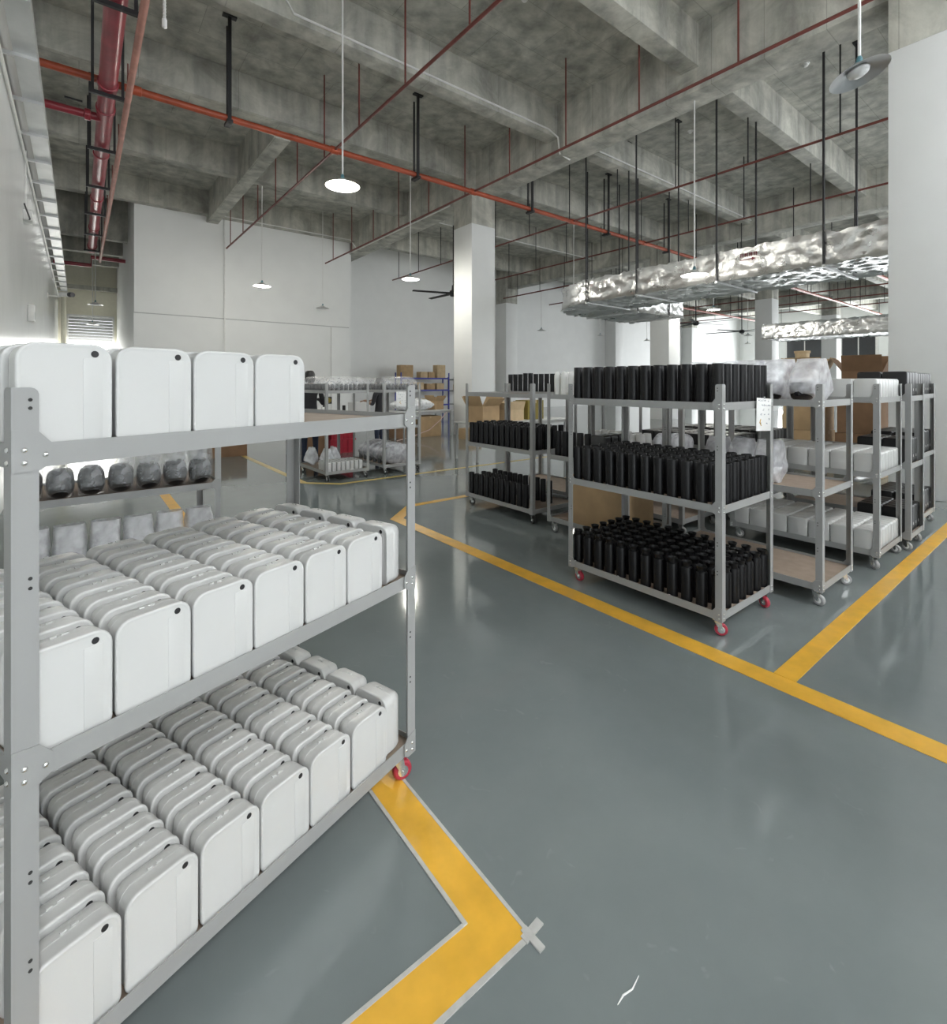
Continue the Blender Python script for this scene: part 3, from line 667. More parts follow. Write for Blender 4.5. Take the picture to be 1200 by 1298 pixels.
# ---- packing carts further back
F1 = bay_cart('grey packing trolley with small white boxes low down', 3.1, 7.75, detail=0, wheel=M_blackw)
F2 = bay_cart('grey packing trolley with bagged grey tubes low down', 4.16, 7.8, detail=0, wheel=M_blackw)
GT = MB().lathe([(0.03, 0), (0.034, 0.003), (0.034, 0.16), (0.02, 0.18), (0.02, 0.2), (0, 0.2)], 12).mesh('grey_tube', mat('dark_grey_tube', (0.08, 0.082, 0.085), 0.35), True)
for c, lab in ((F1, 'white box packing trolley'), (F2, 'grey tube packing trolley')):
    for j in range(9):
        o = tag(ob('grey_tube', GT), 'dark grey bottle under film on the %s, %s across' % (lab, ORD[j]), 'bottle', 'dark bottles on the ' + lab); put(c, o, 1.17, 0.06 + 0.08 * j, bz(2) + 0.0005); o.scale = (1, 1, 0.62)
    for j in range(11):
        o = tag(ob('grey_tube', GT), 'dark grey bottle under film on the %s, %s along' % (lab, ORD[j]), 'bottle', 'dark bottles on the ' + lab); put(c, o, 1.08 - 0.09 * j, 0.06, bz(2) + 0.0005); o.scale = (1, 1, 0.62)
    o = tag(ob('polythene_bag', bag_mesh(1.22, 0.74, 0.245, 51 + len(lab), M_film, False, 56, 14, 0.035, 0.12)), 'long crumpled polythene cover over dark bottles on the ' + lab, 'cover'); put(c, o, 0.62, 0.38, bz(2) + 0.001)
    for k in range(4):
        o = tag(ob('polythene_bag', bag_mesh(0.24, 0.56, 0.16, 61 + k + len(lab), M_film2, False)), 'flat milky bag on the %s, %s from its far end' % (lab, ORD[k]), 'bag', 'flat bags on the ' + lab); put(c, o, 0.2 + 0.28 * k, 0.38, bz(1) + 0.001)
WB_ = case_meshes(0.075, 0.06, 0.15, 0.012, 0.008, M_case, 3, False)
for j in range(8):
    for i in range(5):
        o = tag(ob('small_white_box', WB_[0]), 'small upright white box low on the packing trolley, %s across, %s row deep' % (ORD[j], ORD[i]), 'box', 'small upright white boxes'); put(F1, o, 1.20 - 0.085 * (i + 1), 0.06 + 0.078 * j, bz(0) + 0.0005)
for k, (x, y) in enumerate(((0.55, 0.3), (0.35, 0.5), (0.2, 0.15))):
    o = tag(ob('polythene_bag', bag_mesh(0.22, 0.22, 0.3, 71 + k, M_film3, True)), 'white crumpled bag behind the small upright white boxes, %s from them' % ORD[k], 'bag', 'white bags behind the boxes'); put(F1, o, x, y, bz(0) + 0.001)
for k in range(6):
    o = tag(ob('polythene_bag', bag_mesh(0.175, 0.66, 0.34, 81 + k, M_film2, False)), 'bulging clear bag of grey bottles low on the packing trolley, %s from its far end' % ORD[k], 'bag', 'bulging bags of grey tubes'); put(F2, o, 0.14 + 0.19 * k, 0.38, bz(0) + 0.001)
    for j in range(6):
        o = tag(ob('grey_tube', GT), 'dark grey bottle inside the %s bulging bag, %s across' % (ORD[k], ORD[j]), 'bottle', 'bottles in the bulging bags'); put(F2, o, 0.14 + 0.19 * k, 0.1 + 0.11 * j, bz(0) + 0.004)
paper('printed notice clipped to the end of the grey tube packing trolley', Matrix.Translation((4.56, 7.797, 1.44)), 0.30, 0.26, 9)

# ------------------------------------------------------------------ benches, racks, crates behind
def bench(label, x0, x1, y0, y1, z=0.78, m=None):
    o = root('workbench', label, 'table', (x0, y0, 0))
    ob('table_top', bx(0, x1 - x0, 0, y1 - y0, z - 0.03, z, m or M_table, bevel=0.004), o)
    for x in (0.03, x1 - x0 - 0.07):
        for y in (0.03, y1 - y0 - 0.07): ob('leg', bx(x, x + 0.04, y, y + 0.04, 0, z - 0.03, M_cart), o)
    ob('apron', bx(0.05, x1 - x0 - 0.05, 0.03, 0.05, z - 0.09, z - 0.03, M_cart), o)
    return z
bench('long grey workbench behind the packing trolleys', 3.6, 6.7, 10.6, 11.4)
bench('grey workbench heaped with polythene beside the square column', 6.9, 8.9, 12.3, 13.2)
bench('grey workbench of open cartons behind the corner trolley', 6.2, 8.9, 7.75, 8.55)
carton('open carton with upright flaps on the bench behind the corner trolley', (6.62, 8.08, 0.7805), 0.55, 0.45, 0.34, 0.2, M_card, 1)
carton('olive printed carton on the bench behind the corner trolley', (8.05, 8.15, 0.7805), 0.5, 0.4, 0.42, 0.0, M_olive, 0)
carton('pale carton beside the olive printed carton', (7.36, 8.05, 0.7805), 0.5, 0.36, 0.24, 0.1, M_cardp, 1)
sh = bag_mesh(1.3, 0.7, 0.34, 5, M_film3, False, 36, 14, 0.16)
tag(ob('polythene_sheet', sh, None, (7.75, 12.75, 0.781)), 'crumpled heap of white polythene sheet on the bench by the column', 'sheet')
carton('large brown carton under the polythene bench', (8.2, 12.75, 0), 0.75, 0.6, 0.6, 0, M_card)
carton('dark carton standing under the polythene bench', (7.35, 12.8, 0), 0.6, 0.5, 0.5, 0, M_cardd)
carton('low carton standing at the foot of the square column', (8.75, 11.25, 0), 0.5, 0.42, 0.3, 0.1, M_card)
carton('brown open carton on the polythene bench beside the column', (8.65, 12.9, 0.7805), 0.36, 0.4, 0.26, 0.2, M_card, 1)
pts = [(8.6, 12.2, 0.72), (8.3, 12.1, 0.5), (7.9, 12.05, 0.25), (7.3, 12.05, 0.08), (6.8, 12.0, 0.012)]
tag(ob('pink_cable', MB().tube(pts, 0.012, 6).mesh('cable', mat('pale_pink_cable', (0.6, 0.42, 0.38), 0.5), True)), 'pale pink cable drooping from the polythene bench to the floor', 'cable')
# crates
def crate(label, x, y, z, m, rz=0):
    o = root('plastic_crate', label, 'crate', (x, y, z), rz)
    w, d, h, t = 0.6, 0.4, 0.32, 0.012
    b_ = MB().box(-w / 2, w / 2, -d / 2, d / 2, 0, t)
    for s in (-1, 1): b_.box(-w / 2, w / 2, s * d / 2 - (t if s > 0 else 0), s * d / 2 + (t if s < 0 else 0), t, h).box(s * w / 2 - (t if s > 0 else 0), s * w / 2 + (t if s < 0 else 0), -d / 2 + t, d / 2 - t, t, h)
    ob('crate_body', b_.mesh('c', m), o)
    ob('rim', MB().box(-w / 2 - 0.015, w / 2 + 0.015, -d / 2 - 0.015, -d / 2, h - 0.04, h).box(-w / 2 - 0.015, w / 2 + 0.015, d / 2, d / 2 + 0.015, h - 0.04, h).mesh('r', m), o)
    for k in range(5): ob('rib', bx(-w / 2 + 0.06 + k * 0.12 - 0.006, -w / 2 + 0.06 + k * 0.12 + 0.006, -d / 2 - 0.012, -d / 2, 0.01, h - 0.04, m), o)
crate('red plastic crate stacked above another under the long workbench', 4.7, 10.95, 0.321, M_crate, 0.1)
crate('red plastic crate lowest of its stack under the long workbench', 4.7, 10.95, 0, M_crate, 0.05)
carton('dark brown carton beside the red crates', (4.05, 10.95, 0), 0.5, 0.4, 0.55, 0.1, M_cardd)
carton('dark brown carton on the floor where the pale line ends', (2.55, 11.95, 0), 0.7, 0.5, 0.5, 0.0, M_cardd)
# things on the long bench
def lathe_thing(name, label, cat, prof, m, loc, group=None): return tag(ob(name, MB().lathe(prof, 14).mesh(name, m, True), None, loc), label, cat, group)
Z = 0.7805
lathe_thing('black_tube', 'single black tube on the long workbench', 'tube', [(0.036, 0), (0.036, 0.3), (0.03, 0.3), (0.03, 0.28), (0, 0.28)], M_tube, (4.75, 10.8, Z))
for k, x in enumerate((4.0, 4.25)): lathe_thing('white_jar', 'white jar with a cap on the long workbench, %s from the yellow carton' % ORD[k], 'jar', [(0.06, 0), (0.07, 0.01), (0.07, 0.2), (0.05, 0.23), (0.05, 0.28), (0, 0.28)], M_pot, (x, 10.75, Z), 'white jars on the bench')
carton('white square packet on the long workbench', (5.15, 10.85, Z), 0.42, 0.3, 0.36, 0.1, M_white, 0, None, False, 'white_packet')
carton('yellow printed carton at the end of the long workbench', (3.75, 11.0, Z), 0.3, 0.3, 0.42, 0, M_olive)
o = root('bench_machine', 'small black bench machine with a yellow dial', 'machine', (4.42, 11.0, Z))
ob('machine_base', bx(-0.14, 0.14, -0.12, 0.12, 0, 0.08, M_steel, bevel=0.006), o); ob('machine_column', bx(-0.05, 0.05, 0.02, 0.1, 0.08, 0.5, M_steel, bevel=0.005), o)
ob('machine_head', bx(-0.08, 0.08, -0.12, 0.08, 0.34, 0.5, M_steel, bevel=0.008), o); ob('dial', MB().lathe([(0.06, -0.01), (0.06, 0), (0, 0.0)], 16, axis='y').mesh('dial', M_olive, True), o, (0, -0.12, 0.42))
# blue racking by the far wall
def rack(label, x0, x1, y0, y1, zs, m, top):
    o = root('storage_rack', label, 'rack', (x0, y0, 0))
    for x in (0, x1 - x0 - 0.05):
        for y in (0, y1 - y0 - 0.05): ob('upright', bx(x, x + 0.05, y, y + 0.05, 0, top, m), o)
    for z in zs:
        ob('shelf_beam', bx(0.05, x1 - x0 - 0.05, 0, 0.04, z - 0.08, z, m), o); ob('shelf_beam', bx(0.05, x1 - x0 - 0.05, y1 - y0 - 0.04, y1 - y0, z - 0.08, z, m), o)
        ob('shelf_board', bx(0.05, x1 - x0 - 0.05, 0.04, y1 - y0 - 0.04, z - 0.03, z - 0.005, M_galv), o)
    return o
rack('blue steel storage rack of small cartons at the far wall', 12.3, 15.2, 21.3, 21.9, (0.5, 1.25, 1.85), M_blue, 2.1)
rack('grey steel storage rack beside the blue rack', 15.5, 18.0, 21.3, 21.9, (0.5, 1.2, 1.8), M_cart, 1.9)
k = 0
for x, z, w, h in ((12.7, 1.85, 0.7, 0.62), (13.7, 1.85, 0.4, 0.3), (14.15, 1.85, 0.36, 0.3), (14.75, 1.85, 0.5, 0.66), (12.8, 1.25, 0.5, 0.3), (13.4, 1.25, 0.55, 0.36), (14.1, 1.25, 0.5, 0.3), (14.7, 1.25, 0.45, 0.32),
                   (13.0, 0.5, 0.5, 0.34), (13.7, 0.5, 0.45, 0.3), (14.4, 0.5, 0.5, 0.36), (16.0, 1.2, 0.4, 0.3), (16.6, 1.2, 0.3, 0.36), (17.2, 1.8, 0.4, 0.3)):
    carton('small carton on the %s shelf of the %s rack, %s from its outer upright' % ({1.85: 'top', 1.25: 'middle', 0.5: 'low', 1.2: 'middle', 1.8: 'top'}[z], 'blue' if x < 15.3 else 'grey', ORD[(0, 1, 2, 3, 0, 1, 2, 3, 0, 1, 2, 0, 1, 0)[k]]), (x, 21.6, z - 0.004), w, 0.42, h, 0, (M_card, M_cardp)[k % 2], 0, 'cartons on the far racks'); k += 1
# carton stack behind the columns bay
pal = root('pallet', 'wooden pallet under the stacked open cartons', 'pallet', (10.4, 2.3, 0))
for j in range(6): ob('plank', bx(0, 1.2, 0.02 + j * 0.27, 0.14 + j * 0.27, 0.1, 0.12, M_cardp), pal)
for j in range(3): ob('bearer', bx(0, 1.2, 0.02 + j * 0.66, 0.12 + j * 0.66, 0, 0.1, M_cardp), pal)
for k, (x, y, z, s, op, lab) in enumerate(((10.75, 2.65, 0.1205, 0.62, 0, 'brown carton lowest in the stack on the pallet'), (10.75, 3.45, 0.1205, 0.6, 0, 'brown carton on the pallet beside the lowest carton'),
                                     (10.75, 2.65, 0.7285, 0.6, 0, 'brown carton midway up the stack on the pallet'), (10.75, 3.45, 0.7285, 0.6, 0, 'brown carton midway up the second stack'),
                                     (10.75, 2.62, 1.3365, 0.56, 1, 'open brown carton topping the stack on the pallet'), (10.75, 3.5, 1.3365, 0.56, 1, 'open brown carton topping the second stack'))):
    carton(lab, (x, y, z), s, s, 0.6 if not op else 0.46, 0.04 * (k - 2), M_card if k % 2 else M_cardd, op)
carton('tall pale carton lowest in the stack behind the pallet', (12.6, 4.2, 0), 0.6, 0.6, 0.9, 0, M_cardp)
carton('tall pale carton under the tapered tub', (12.6, 4.2, 0.905), 0.58, 0.58, 0.9, 0.05, M_cardp)
tb = root('tapered_tub', 'pale tapered tub on top of the carton stack behind the pallet', 'tub', (12.6, 4.2, 1.81))
ob('tub_body', MB().lathe([(0.10, 0), (0.105, 0.01), (0.14, 0.44), (0.13, 0.44), (0.1, 0.02), (0, 0.02)], 20).mesh('tub', M_cardp, True), tb); ob('rim', MB().lathe([(0.142, 0.44), (0.155, 0.445), (0.155, 0.49), (0.135, 0.49), (0.135, 0.44)], 20).mesh('rim', M_cardp, True), tb)

# ------------------------------------------------------------------ people
def person(label, loc, rz, seated, shirt, skinarms):
    h = 1.0
    P = {}
    if seated:
        J = dict(pel=(0, 0, 0.55), sp=(0, -0.02, 0.78), ch=(0, 0.0, 1.0), nk=(0, 0.03, 1.14), hd=(0, 0.08, 1.24), ht=(0, 0.09, 1.34))
        for s, n in ((-1, 'l'), (1, 'r')):
            J['sh' + n] = (0.17 * s, 0.0, 1.06); J['el' + n] = (0.24 * s, 0.12, 0.86); J['wr' + n] = (0.12 * s, 0.33, 0.90); J['ha' + n] = (0.09 * s, 0.40, 0.88)
            J['hp' + n] = (0.10 * s, 0.02, 0.53); J['kn' + n] = (0.13 * s, 0.44, 0.52); J['an' + n] = (0.13 * s, 0.42, 0.10); J['to' + n] = (0.14 * s, 0.56, 0.05)
    else:
        J = dict(pel=(0, 0, 0.96), sp=(0, 0.0, 1.16), ch=(0, 0.0, 1.38), nk=(0, 0.02, 1.55), hd=(0, 0.04, 1.67), ht=(0, 0.045, 1.79))
        for s, n in ((-1, 'l'), (1, 'r')):
            J['sh' + n] = (0.18 * s, 0.0, 1.47); J['el' + n] = (0.25 * s, 0.05, 1.18); J['wr' + n] = (0.17 * s, 0.27, 1.27); J['ha' + n] = (0.14 * s, 0.35, 1.27)
            J['hp' + n] = (0.09 * s, 0.0, 0.93); J['kn' + n] = (0.10 * s, 0.03, 0.52); J['an' + n] = (0.11 * s, 0.0, 0.10); J['to' + n] = (0.12 * s, 0.15, 0.045)
    rad = dict(pel=(0.15, 0.11), sp=(0.13, 0.10), ch=(0.16, 0.11), nk=(0.055, 0.055), hd=(0.078, 0.098), ht=(0.06, 0.075), sh=(0.07, 0.06), el=(0.045, 0.045), wr=(0.03, 0.028), ha=(0.035, 0.02), hp=(0.09, 0.09), kn=(0.062, 0.06), an=(0.04, 0.042), to=(0.04, 0.032))
    names = list(J); idx = {n: i for i, n in enumerate(names)}
    E = [('pel', 'sp'), ('sp', 'ch'), ('ch', 'nk'), ('nk', 'hd'), ('hd', 'ht')]
    for n in 'lr': E += [('ch', 'sh' + n), ('sh' + n, 'el' + n), ('el' + n, 'wr' + n), ('wr' + n, 'ha' + n), ('pel', 'hp' + n), ('hp' + n, 'kn' + n), ('kn' + n, 'an' + n), ('an' + n, 'to' + n)]
    V = [J[n] for n in names]
    RD = [rad[n] if n in rad else rad[n[:2]] for n in names]
    # five fingers rooted in each palm
    for n, s in (('l', -1), ('r', 1)):
        hx, hy, hz = J['ha' + n]
        for k, (dx, ln) in enumerate(((-0.03, 0.075), (-0.011, 0.085), (0.009, 0.08), (0.028, 0.062))):
            a = len(V); V += [(hx + dx, hy + 0.035, hz - 0.002), (hx + dx * 1.1, hy + 0.035 + ln * 0.6, hz - 0.012), (hx + dx * 1.1, hy + 0.03 + ln, hz - 0.035)]; RD += [(0.009, 0.009)] * 3
            E += [(idx['ha' + n], a), (a, a + 1), (a + 1, a + 2)]
        a = len(V); V += [(hx - s * 0.045, hy + 0.01, hz - 0.01), (hx - s * 0.06, hy + 0.05, hz - 0.02)]; RD += [(0.01, 0.01)] * 2; E += [(idx['ha' + n], a), (a, a + 1)]
    me = bpy.data.meshes.new('person')
    me.from_pydata(V, [(idx[a] if isinstance(a, str) else a, idx[b_] if isinstance(b_, str) else b_) for a, b_ in E], [])
    o = ob('person', me)
    md = o.modifiers.new('skin', 'SKIN'); sb = o.modifiers.new('sub', 'SUBSURF'); sb.levels = 2; sb.render_levels = 2
    for i, r in enumerate(RD): me.skin_vertices[0].data[i].radius = r
    me.skin_vertices[0].data[0].use_root = True
    dg = bpy.context.evaluated_depsgraph_get(); dg.update()
    m2 = bpy.data.meshes.new_from_object(o.evaluated_get(dg)); o.modifiers.clear(); o.data = m2
    m2.materials.clear()
    for m in (M_skin, shirt, M_jean, M_blackw): m2.materials.append(m)
    zc = J['nk'][2] - 0.02; zw = J['pel'][2] - 0.02
    for p in m2.polygons:
        c = p.center
        arm = abs(c.x) > 0.1 and c.y > 0.1 and c.z > zw + 0.05 and (not seated or c.z > 0.7)
        if c.z > zc or (arm and skinarms): p.material_index = 0
        elif c.z > zw + 0.02 and not (seated and c.y > 0.2 and c.z < 0.65): p.material_index = 1
        elif c.z < 0.09: p.material_index = 3
        else: p.material_index = 2
    m2.shade_smooth()
    o.location = loc; o.rotation_euler = (0, 0, rz); tag(o, label, 'person')
    hx, hy, hz = J['hd']
    hm = lump_mesh(0.098, 0.112, 0.122, 3, M_hair)
    ob('hair', hm, o, (hx, hy - 0.042, hz - 0.085))
    # simple face
    for s in (-1, 1):
        ob('eye', MB().lathe([(0.0, -0.009), (0.009, 0), (0.0, 0.009)], 8).mesh('eye', M_cap, True), o, (hx + 0.033 * s, hy + 0.092, hz + 0.012))
        ob('ear', lump_mesh(0.01, 0.018, 0.03, 2, M_skin), o, (hx + 0.088 * s, hy, hz - 0.03))
    ob('nose', MB().lathe([(0.014, 0), (0.010, 0.02), (0.0, 0.045)], 8).mesh('nose', M_skin, True), o, (hx, hy + 0.096, hz - 0.028))
    ob('mouth', bx(-0.022, 0.022, -0.004, 0.004, -0.003, 0.003, M_rink), o, (hx, hy + 0.094, hz - 0.05))
    return o
person('person with black hair standing behind the packing trolley, only hair in view', (3.47, 9.45, 0), math.radians(-20), False, M_cloth, False)
person('person in black working at the long workbench with bare forearms', (5.3, 10.1, 0), math.radians(30), False, M_cloth, True).scale = (0.94, 0.94, 0.94)
# ------------------------------------------------------------------ pipes
PZ = 6.55
def pipe_thing(name, label, pts, r, m, cat='pipe', group=None, n=12):
    o = tag(ob(name, MB().tube(pts, r, n).mesh(name, m, True)), label, cat, group); return o
rp = pipe_thing('riser_main_pipe', 'thick dark red main pipe along the white wall', [(0.37, -2.9, 6.45), (0.37, 23.0, 6.45)], 0.125, M_red, n=20)
for y in (4.2, 7.3, 10.05, 11.0, 13.2, 16.4, 19.6, 22.3):
    ob('coupling', MB().lathe([(0.128, -0.06), (0.145, -0.05), (0.145, 0.05), (0.128, 0.06)], 20, axis='y').mesh('cp', M_red, True), rp, (0.37, y, 6.45))
for k in range(8):
    y = 5.2 + 2.45 * k + (0.6 if k == 0 else 0)
    h = root('pipe_hanger', 'black steel frame hanging the thick red pipe, %s from the doorway' % ORD[k], 'pipe hanger', (0.37, y, 0), 0, 'frames of the red pipe')
    for s in (-1, 1): ob('hanger_leg', bx(s * 0.2 - 0.02, s * 0.2 + 0.02, -0.02, 0.02, 6.26, XB if abs((y % 3.5)) > 9 else SLAB, M_steel), h)
    ob('cross_bar', bx(-0.24, 0.24, -0.025, 0.025, 6.255, 6.315, M_steel), h)
pk = pipe_thing('branch_pipe', 'thin faded pink pipe beside the thick red pipe', [(0.62, 3.5, 6.15), (0.62, 23.5, 6.15)], 0.045, M_pink)
for k in range(8): ob('drop_rod', MB().tube([(0.62, 5 + 2.4 * k, 6.19), (0.62, 5 + 2.4 * k, 6.75)], 0.012, 6).mesh('d', M_dred), pk)
op = pipe_thing('sprinkler_main', 'orange red sprinkler main crossing the hall in front of the column', [(-0.6, 10.2, PZ), (19.6, 10.2, PZ)], 0.062, M_orange, n=14)
for x in (0.75, 4.27, 8.03, 11.9, 15.75): ob('fitting', MB().lathe([(0.066, -0.09), (0.08, -0.08), (0.08, 0.08), (0.066, 0.09)], 14, axis='x').mesh('ft', M_orange, True), op, (x, 10.2, PZ))
b2 = pipe_thing('stub_pipe', 'short dark red stub joining the thick red pipe to the wall', [(-0.6, 11.3, 6.4), (0.3, 11.3, 6.4)], 0.07, M_red)
ob('valve_collar', MB().lathe([(0.075, -0.05), (0.1, -0.04), (0.1, 0.04), (0.075, 0.05)], 14, axis='x').mesh('vc', M_red, True), b2, (0.12, 11.3, 6.4)); ob('valve_lever', bx(-0.2, 0.05, 11.22, 11.25, 6.56, 6.585, M_steel), b2)
p_ = pipe_thing('corridor_pipe', 'bright red pipe crossing the corridor end', [(-0.75, 24.2, 6.1), (0.37, 24.2, 6.1), (0.37, 24.2, 6.42), (1.45, 24.2, 6.42)], 0.075, M_red)
# hangers of the orange main
for x in (2.2, 6.3, 10.1, 13.6, 17.2):
    h = root('pipe_bracket', 'black bracket carrying the orange sprinkler main, ' + ORD[(2.2, 6.3, 10.1, 13.6, 17.2).index(x)] + ' from the glossy wall', 'pipe hanger', (x, 10.2, 0), 0, 'brackets of the orange main')
    ob('hanger_leg', bx(-0.03, 0.03, -0.11, -0.07, PZ - 0.12, SLAB, M_steel), h); ob('hanger_leg', bx(-0.02, 0.02, 0.07, 0.10, PZ - 0.12, SLAB - 0.1, M_steel), h)
    ob('foot', bx(-0.05, 0.05, -0.14, 0.13, PZ - 0.12, PZ - 0.065, M_steel), h); ob('head_plate', bx(-0.12, 0.12, -0.14, -0.04, SLAB - 0.03, SLAB, M_steel), h)
BR = [(4.27, 1.2, 20.1), (8.03, 1.0, 20.1), (11.9, -1, 21.4), (15.75, -1, 22), (19.6, -1, 22), (23.5, -1, 22), (27.4, -1, 22), (31.7, -1, 22), (35.2, -1, 22), (39.1, -1, 22)]
for k, (x, y0, y1) in enumerate(BR):
    p_ = pipe_thing('sprinkler_branch', 'thin dark red sprinkler branch on drop rods, %s from the glossy wall' % ORD[k], [(x, y0, PZ + 0.0), (x, y1, PZ + 0.0)], 0.028 if k < 4 else 0.035, M_dred, 'pipe', 'sprinkler branches', 8)
    y = y0 + 0.8
    while y < y1:
        top = SLAB - 0.004 if not any(yf - 0.45 < y < yf + 0.05 for yf in (1.7, 5.17, 8.74, 12.2, 16.0, 20.2)) else XB - 0.004
        ob('drop_rod', cached(('rod', top), lambda: MB().tube([(0, 0, 0.02), (0, 0, top - PZ)], 0.016, 6).mesh('rod', M_steel)) if k > 1 else cached(('rodr', top), lambda: MB().tube([(0, 0, 0.02), (0, 0, top - PZ)], 0.016, 6).mesh('rod', M_dred)), p_, (x, y, PZ))
        y += 1.75
for k, (x0, x1, y, z) in enumerate(((21, 51, 10.2, 6.55), (21, 51, 16.6, 6.3), (24.9, 51, 6.2, 6.3))):
    pm_ = pipe_thing('sprinkler_main', 'red sprinkler main of the far bays, ' + ('in line with the columns', 'nearer the long wall', 'over the distant duct')[k], [(x0, y, z), (x1, y, z)], 0.07, M_orange, 'pipe', 'far sprinkler mains')
    for q in range(6): ob('drop_rod', MB().tube([(x0 + 2 + q * 4.45, y, z + 0.06), (x0 + 2 + q * 4.45, y, SLAB - 0.004)], 0.02, 6).mesh('rod', M_steel), pm_)

# cable tray on the left wall
ct = root('cable_tray', 'galvanised cable tray bracketed along the top of the white wall', 'cable tray')
ob('tray_floor', bx(-0.64, -0.41, -2.9, 29, 5.70, 5.705, M_galv), ct)
for x in (-0.64, -0.415): ob('tray_side', bx(x, x + 0.005, -2.9, 29, 5.705, 5.80, M_galv), ct)
ob('tray_lid', bx(-0.645, -0.405, -2.9, 29, 5.80, 5.804, M_galv), ct)
for k in range(21): ob('bracket', bx(-0.749, -0.405, 3.3 + k * 1.27, 3.35 + k * 1.27, 5.655, 5.70, M_galv), ct)
tag(ob('wall_conduit', MB().tube([(-0.72, -2.9, 5.45), (-0.72, 29, 5.45)], 0.02, 8).mesh('wc', M_cond, True)), 'white conduit running under the cable tray on the wall', 'conduit')
# camera and lamp on the left wall
cc = root('security_camera', 'small black tipped security camera on a white wall arm', 'camera', (-0.75, 19.9, 4.3))
ob('wall_plate', bx(0, 0.02, -0.06, 0.06, -0.1, 0.02, M_cond), cc); ob('arm', MB().tube([(0.01, 0, -0.06), (0.3, 0, -0.06), (0.36, 0, 0.0)], 0.025, 8).mesh('arm', M_cond, True), cc)
ob('camera_body', MB().tube([(0.3, 0.12, 0.03), (0.52, -0.16, -0.0)], 0.07, 12).mesh('cb', M_cond, True), cc); ob('lens_hood', MB().tube([(0.52, -0.16, 0.0), (0.6, -0.26, -0.012)], 0.075, 12).mesh('lh', M_cap, True), cc)
wl = root('wall_junction', 'white wall junction box with a dangling black wire', 'junction box', (-0.75, 11.6, 4.5))
ob('box_body', bx(0, 0.12, -0.15, 0.15, -0.12, 0.06, M_cond, bevel=0.01), wl); ob('wire', MB().tube([(0.05, 0.12, -0.05), (0.1, -0.3, -0.13), (0.06, -0.8, -0.02)], 0.012, 6).mesh('wire', M_cap, True), wl)
ob('feed_conduit', MB().tube([(0.02, 0.1, 0.06), (0.02, 0.1, 1.15)], 0.014, 6).mesh('fc', M_cond), wl)
ws = root('wall_sounder', 'small white sounder box on the wall under the junction box', 'alarm', (-0.75, 12.5, 2.9))
ob('sounder_body', bx(0, 0.1, -0.1, 0.1, -0.16, 0.16, M_cond, bevel=0.02), ws); ob('grille', bx(0.1, 0.106, -0.06, 0.06, -0.11, 0.02, M_shut), ws)

# white conduits on the beams
def conduit(label, pts): tag(ob('ceiling_conduit', MB().tube(pts, 0.02, 8).mesh('cd', M_cond, True)), label, 'conduit', 'conduits on the beams')
conduit('white conduit along a concrete beam and down to the deep beam', [(2.6, 8.36, 8.0), (2.8, 8.36, 7.72), (8.9, 8.36, 7.72), (9.2, 8.33, 7.6), (9.23, 8.3, 7.2), (9.6, 8.3, 7.15)])
conduit('white conduit crossing the bay beyond the column', [(9.9, 8.33, 7.72), (19.9, 8.33, 7.72)])
conduit('white conduit along the beam above the pendant lamps', [(4.0, 19.8, 7.62), (9.0, 19.8, 7.62), (9.2, 19.7, 7.3)])
conduit('white conduit along the beam behind the column', [(9.9, 15.6, 7.62), (19.9, 15.6, 7.62)])
conduit('white conduit along the edge of the deep beam', [(9.22, 12.9, 7.2), (9.22, 21.9, 7.2)])

# ceiling sensors
for k, (x, y) in enumerate(((6.2, 6.4), (13.0, 7.0), (12.2, 4.0))):
    s = root('smoke_detector', 'small round white smoke detector on the slab ' + ('before the deep beam', 'beyond the deep beam', 'over the foil duct')[k], 'detector', (x, y, SLAB), 0, 'smoke detectors')
    ob('base', MB().lathe([(0.07, -0.02), (0.075, 0)], 16).mesh('sb', M_cond, True), s); ob('dome', MB().lathe([(0, -0.07), (0.04, -0.06), (0.05, -0.02)], 16).mesh('sd', M_cond, True), s)
hs = root('hanging_hose', 'flexible grey sensor hose hanging beside the thick red pipe', 'hose', (0.85, 7.4, 0))
ob('hose', MB().lathe([(0.016 + 0.006 * (k % 2), 6.2 + 0.02 * k) for k in range(110)], 8).mesh('hose', M_cond), hs); ob('nozzle', MB().lathe([(0.0, 6.08), (0.03, 6.1), (0.03, 6.2)], 10).mesh('nz', M_white, True), hs)

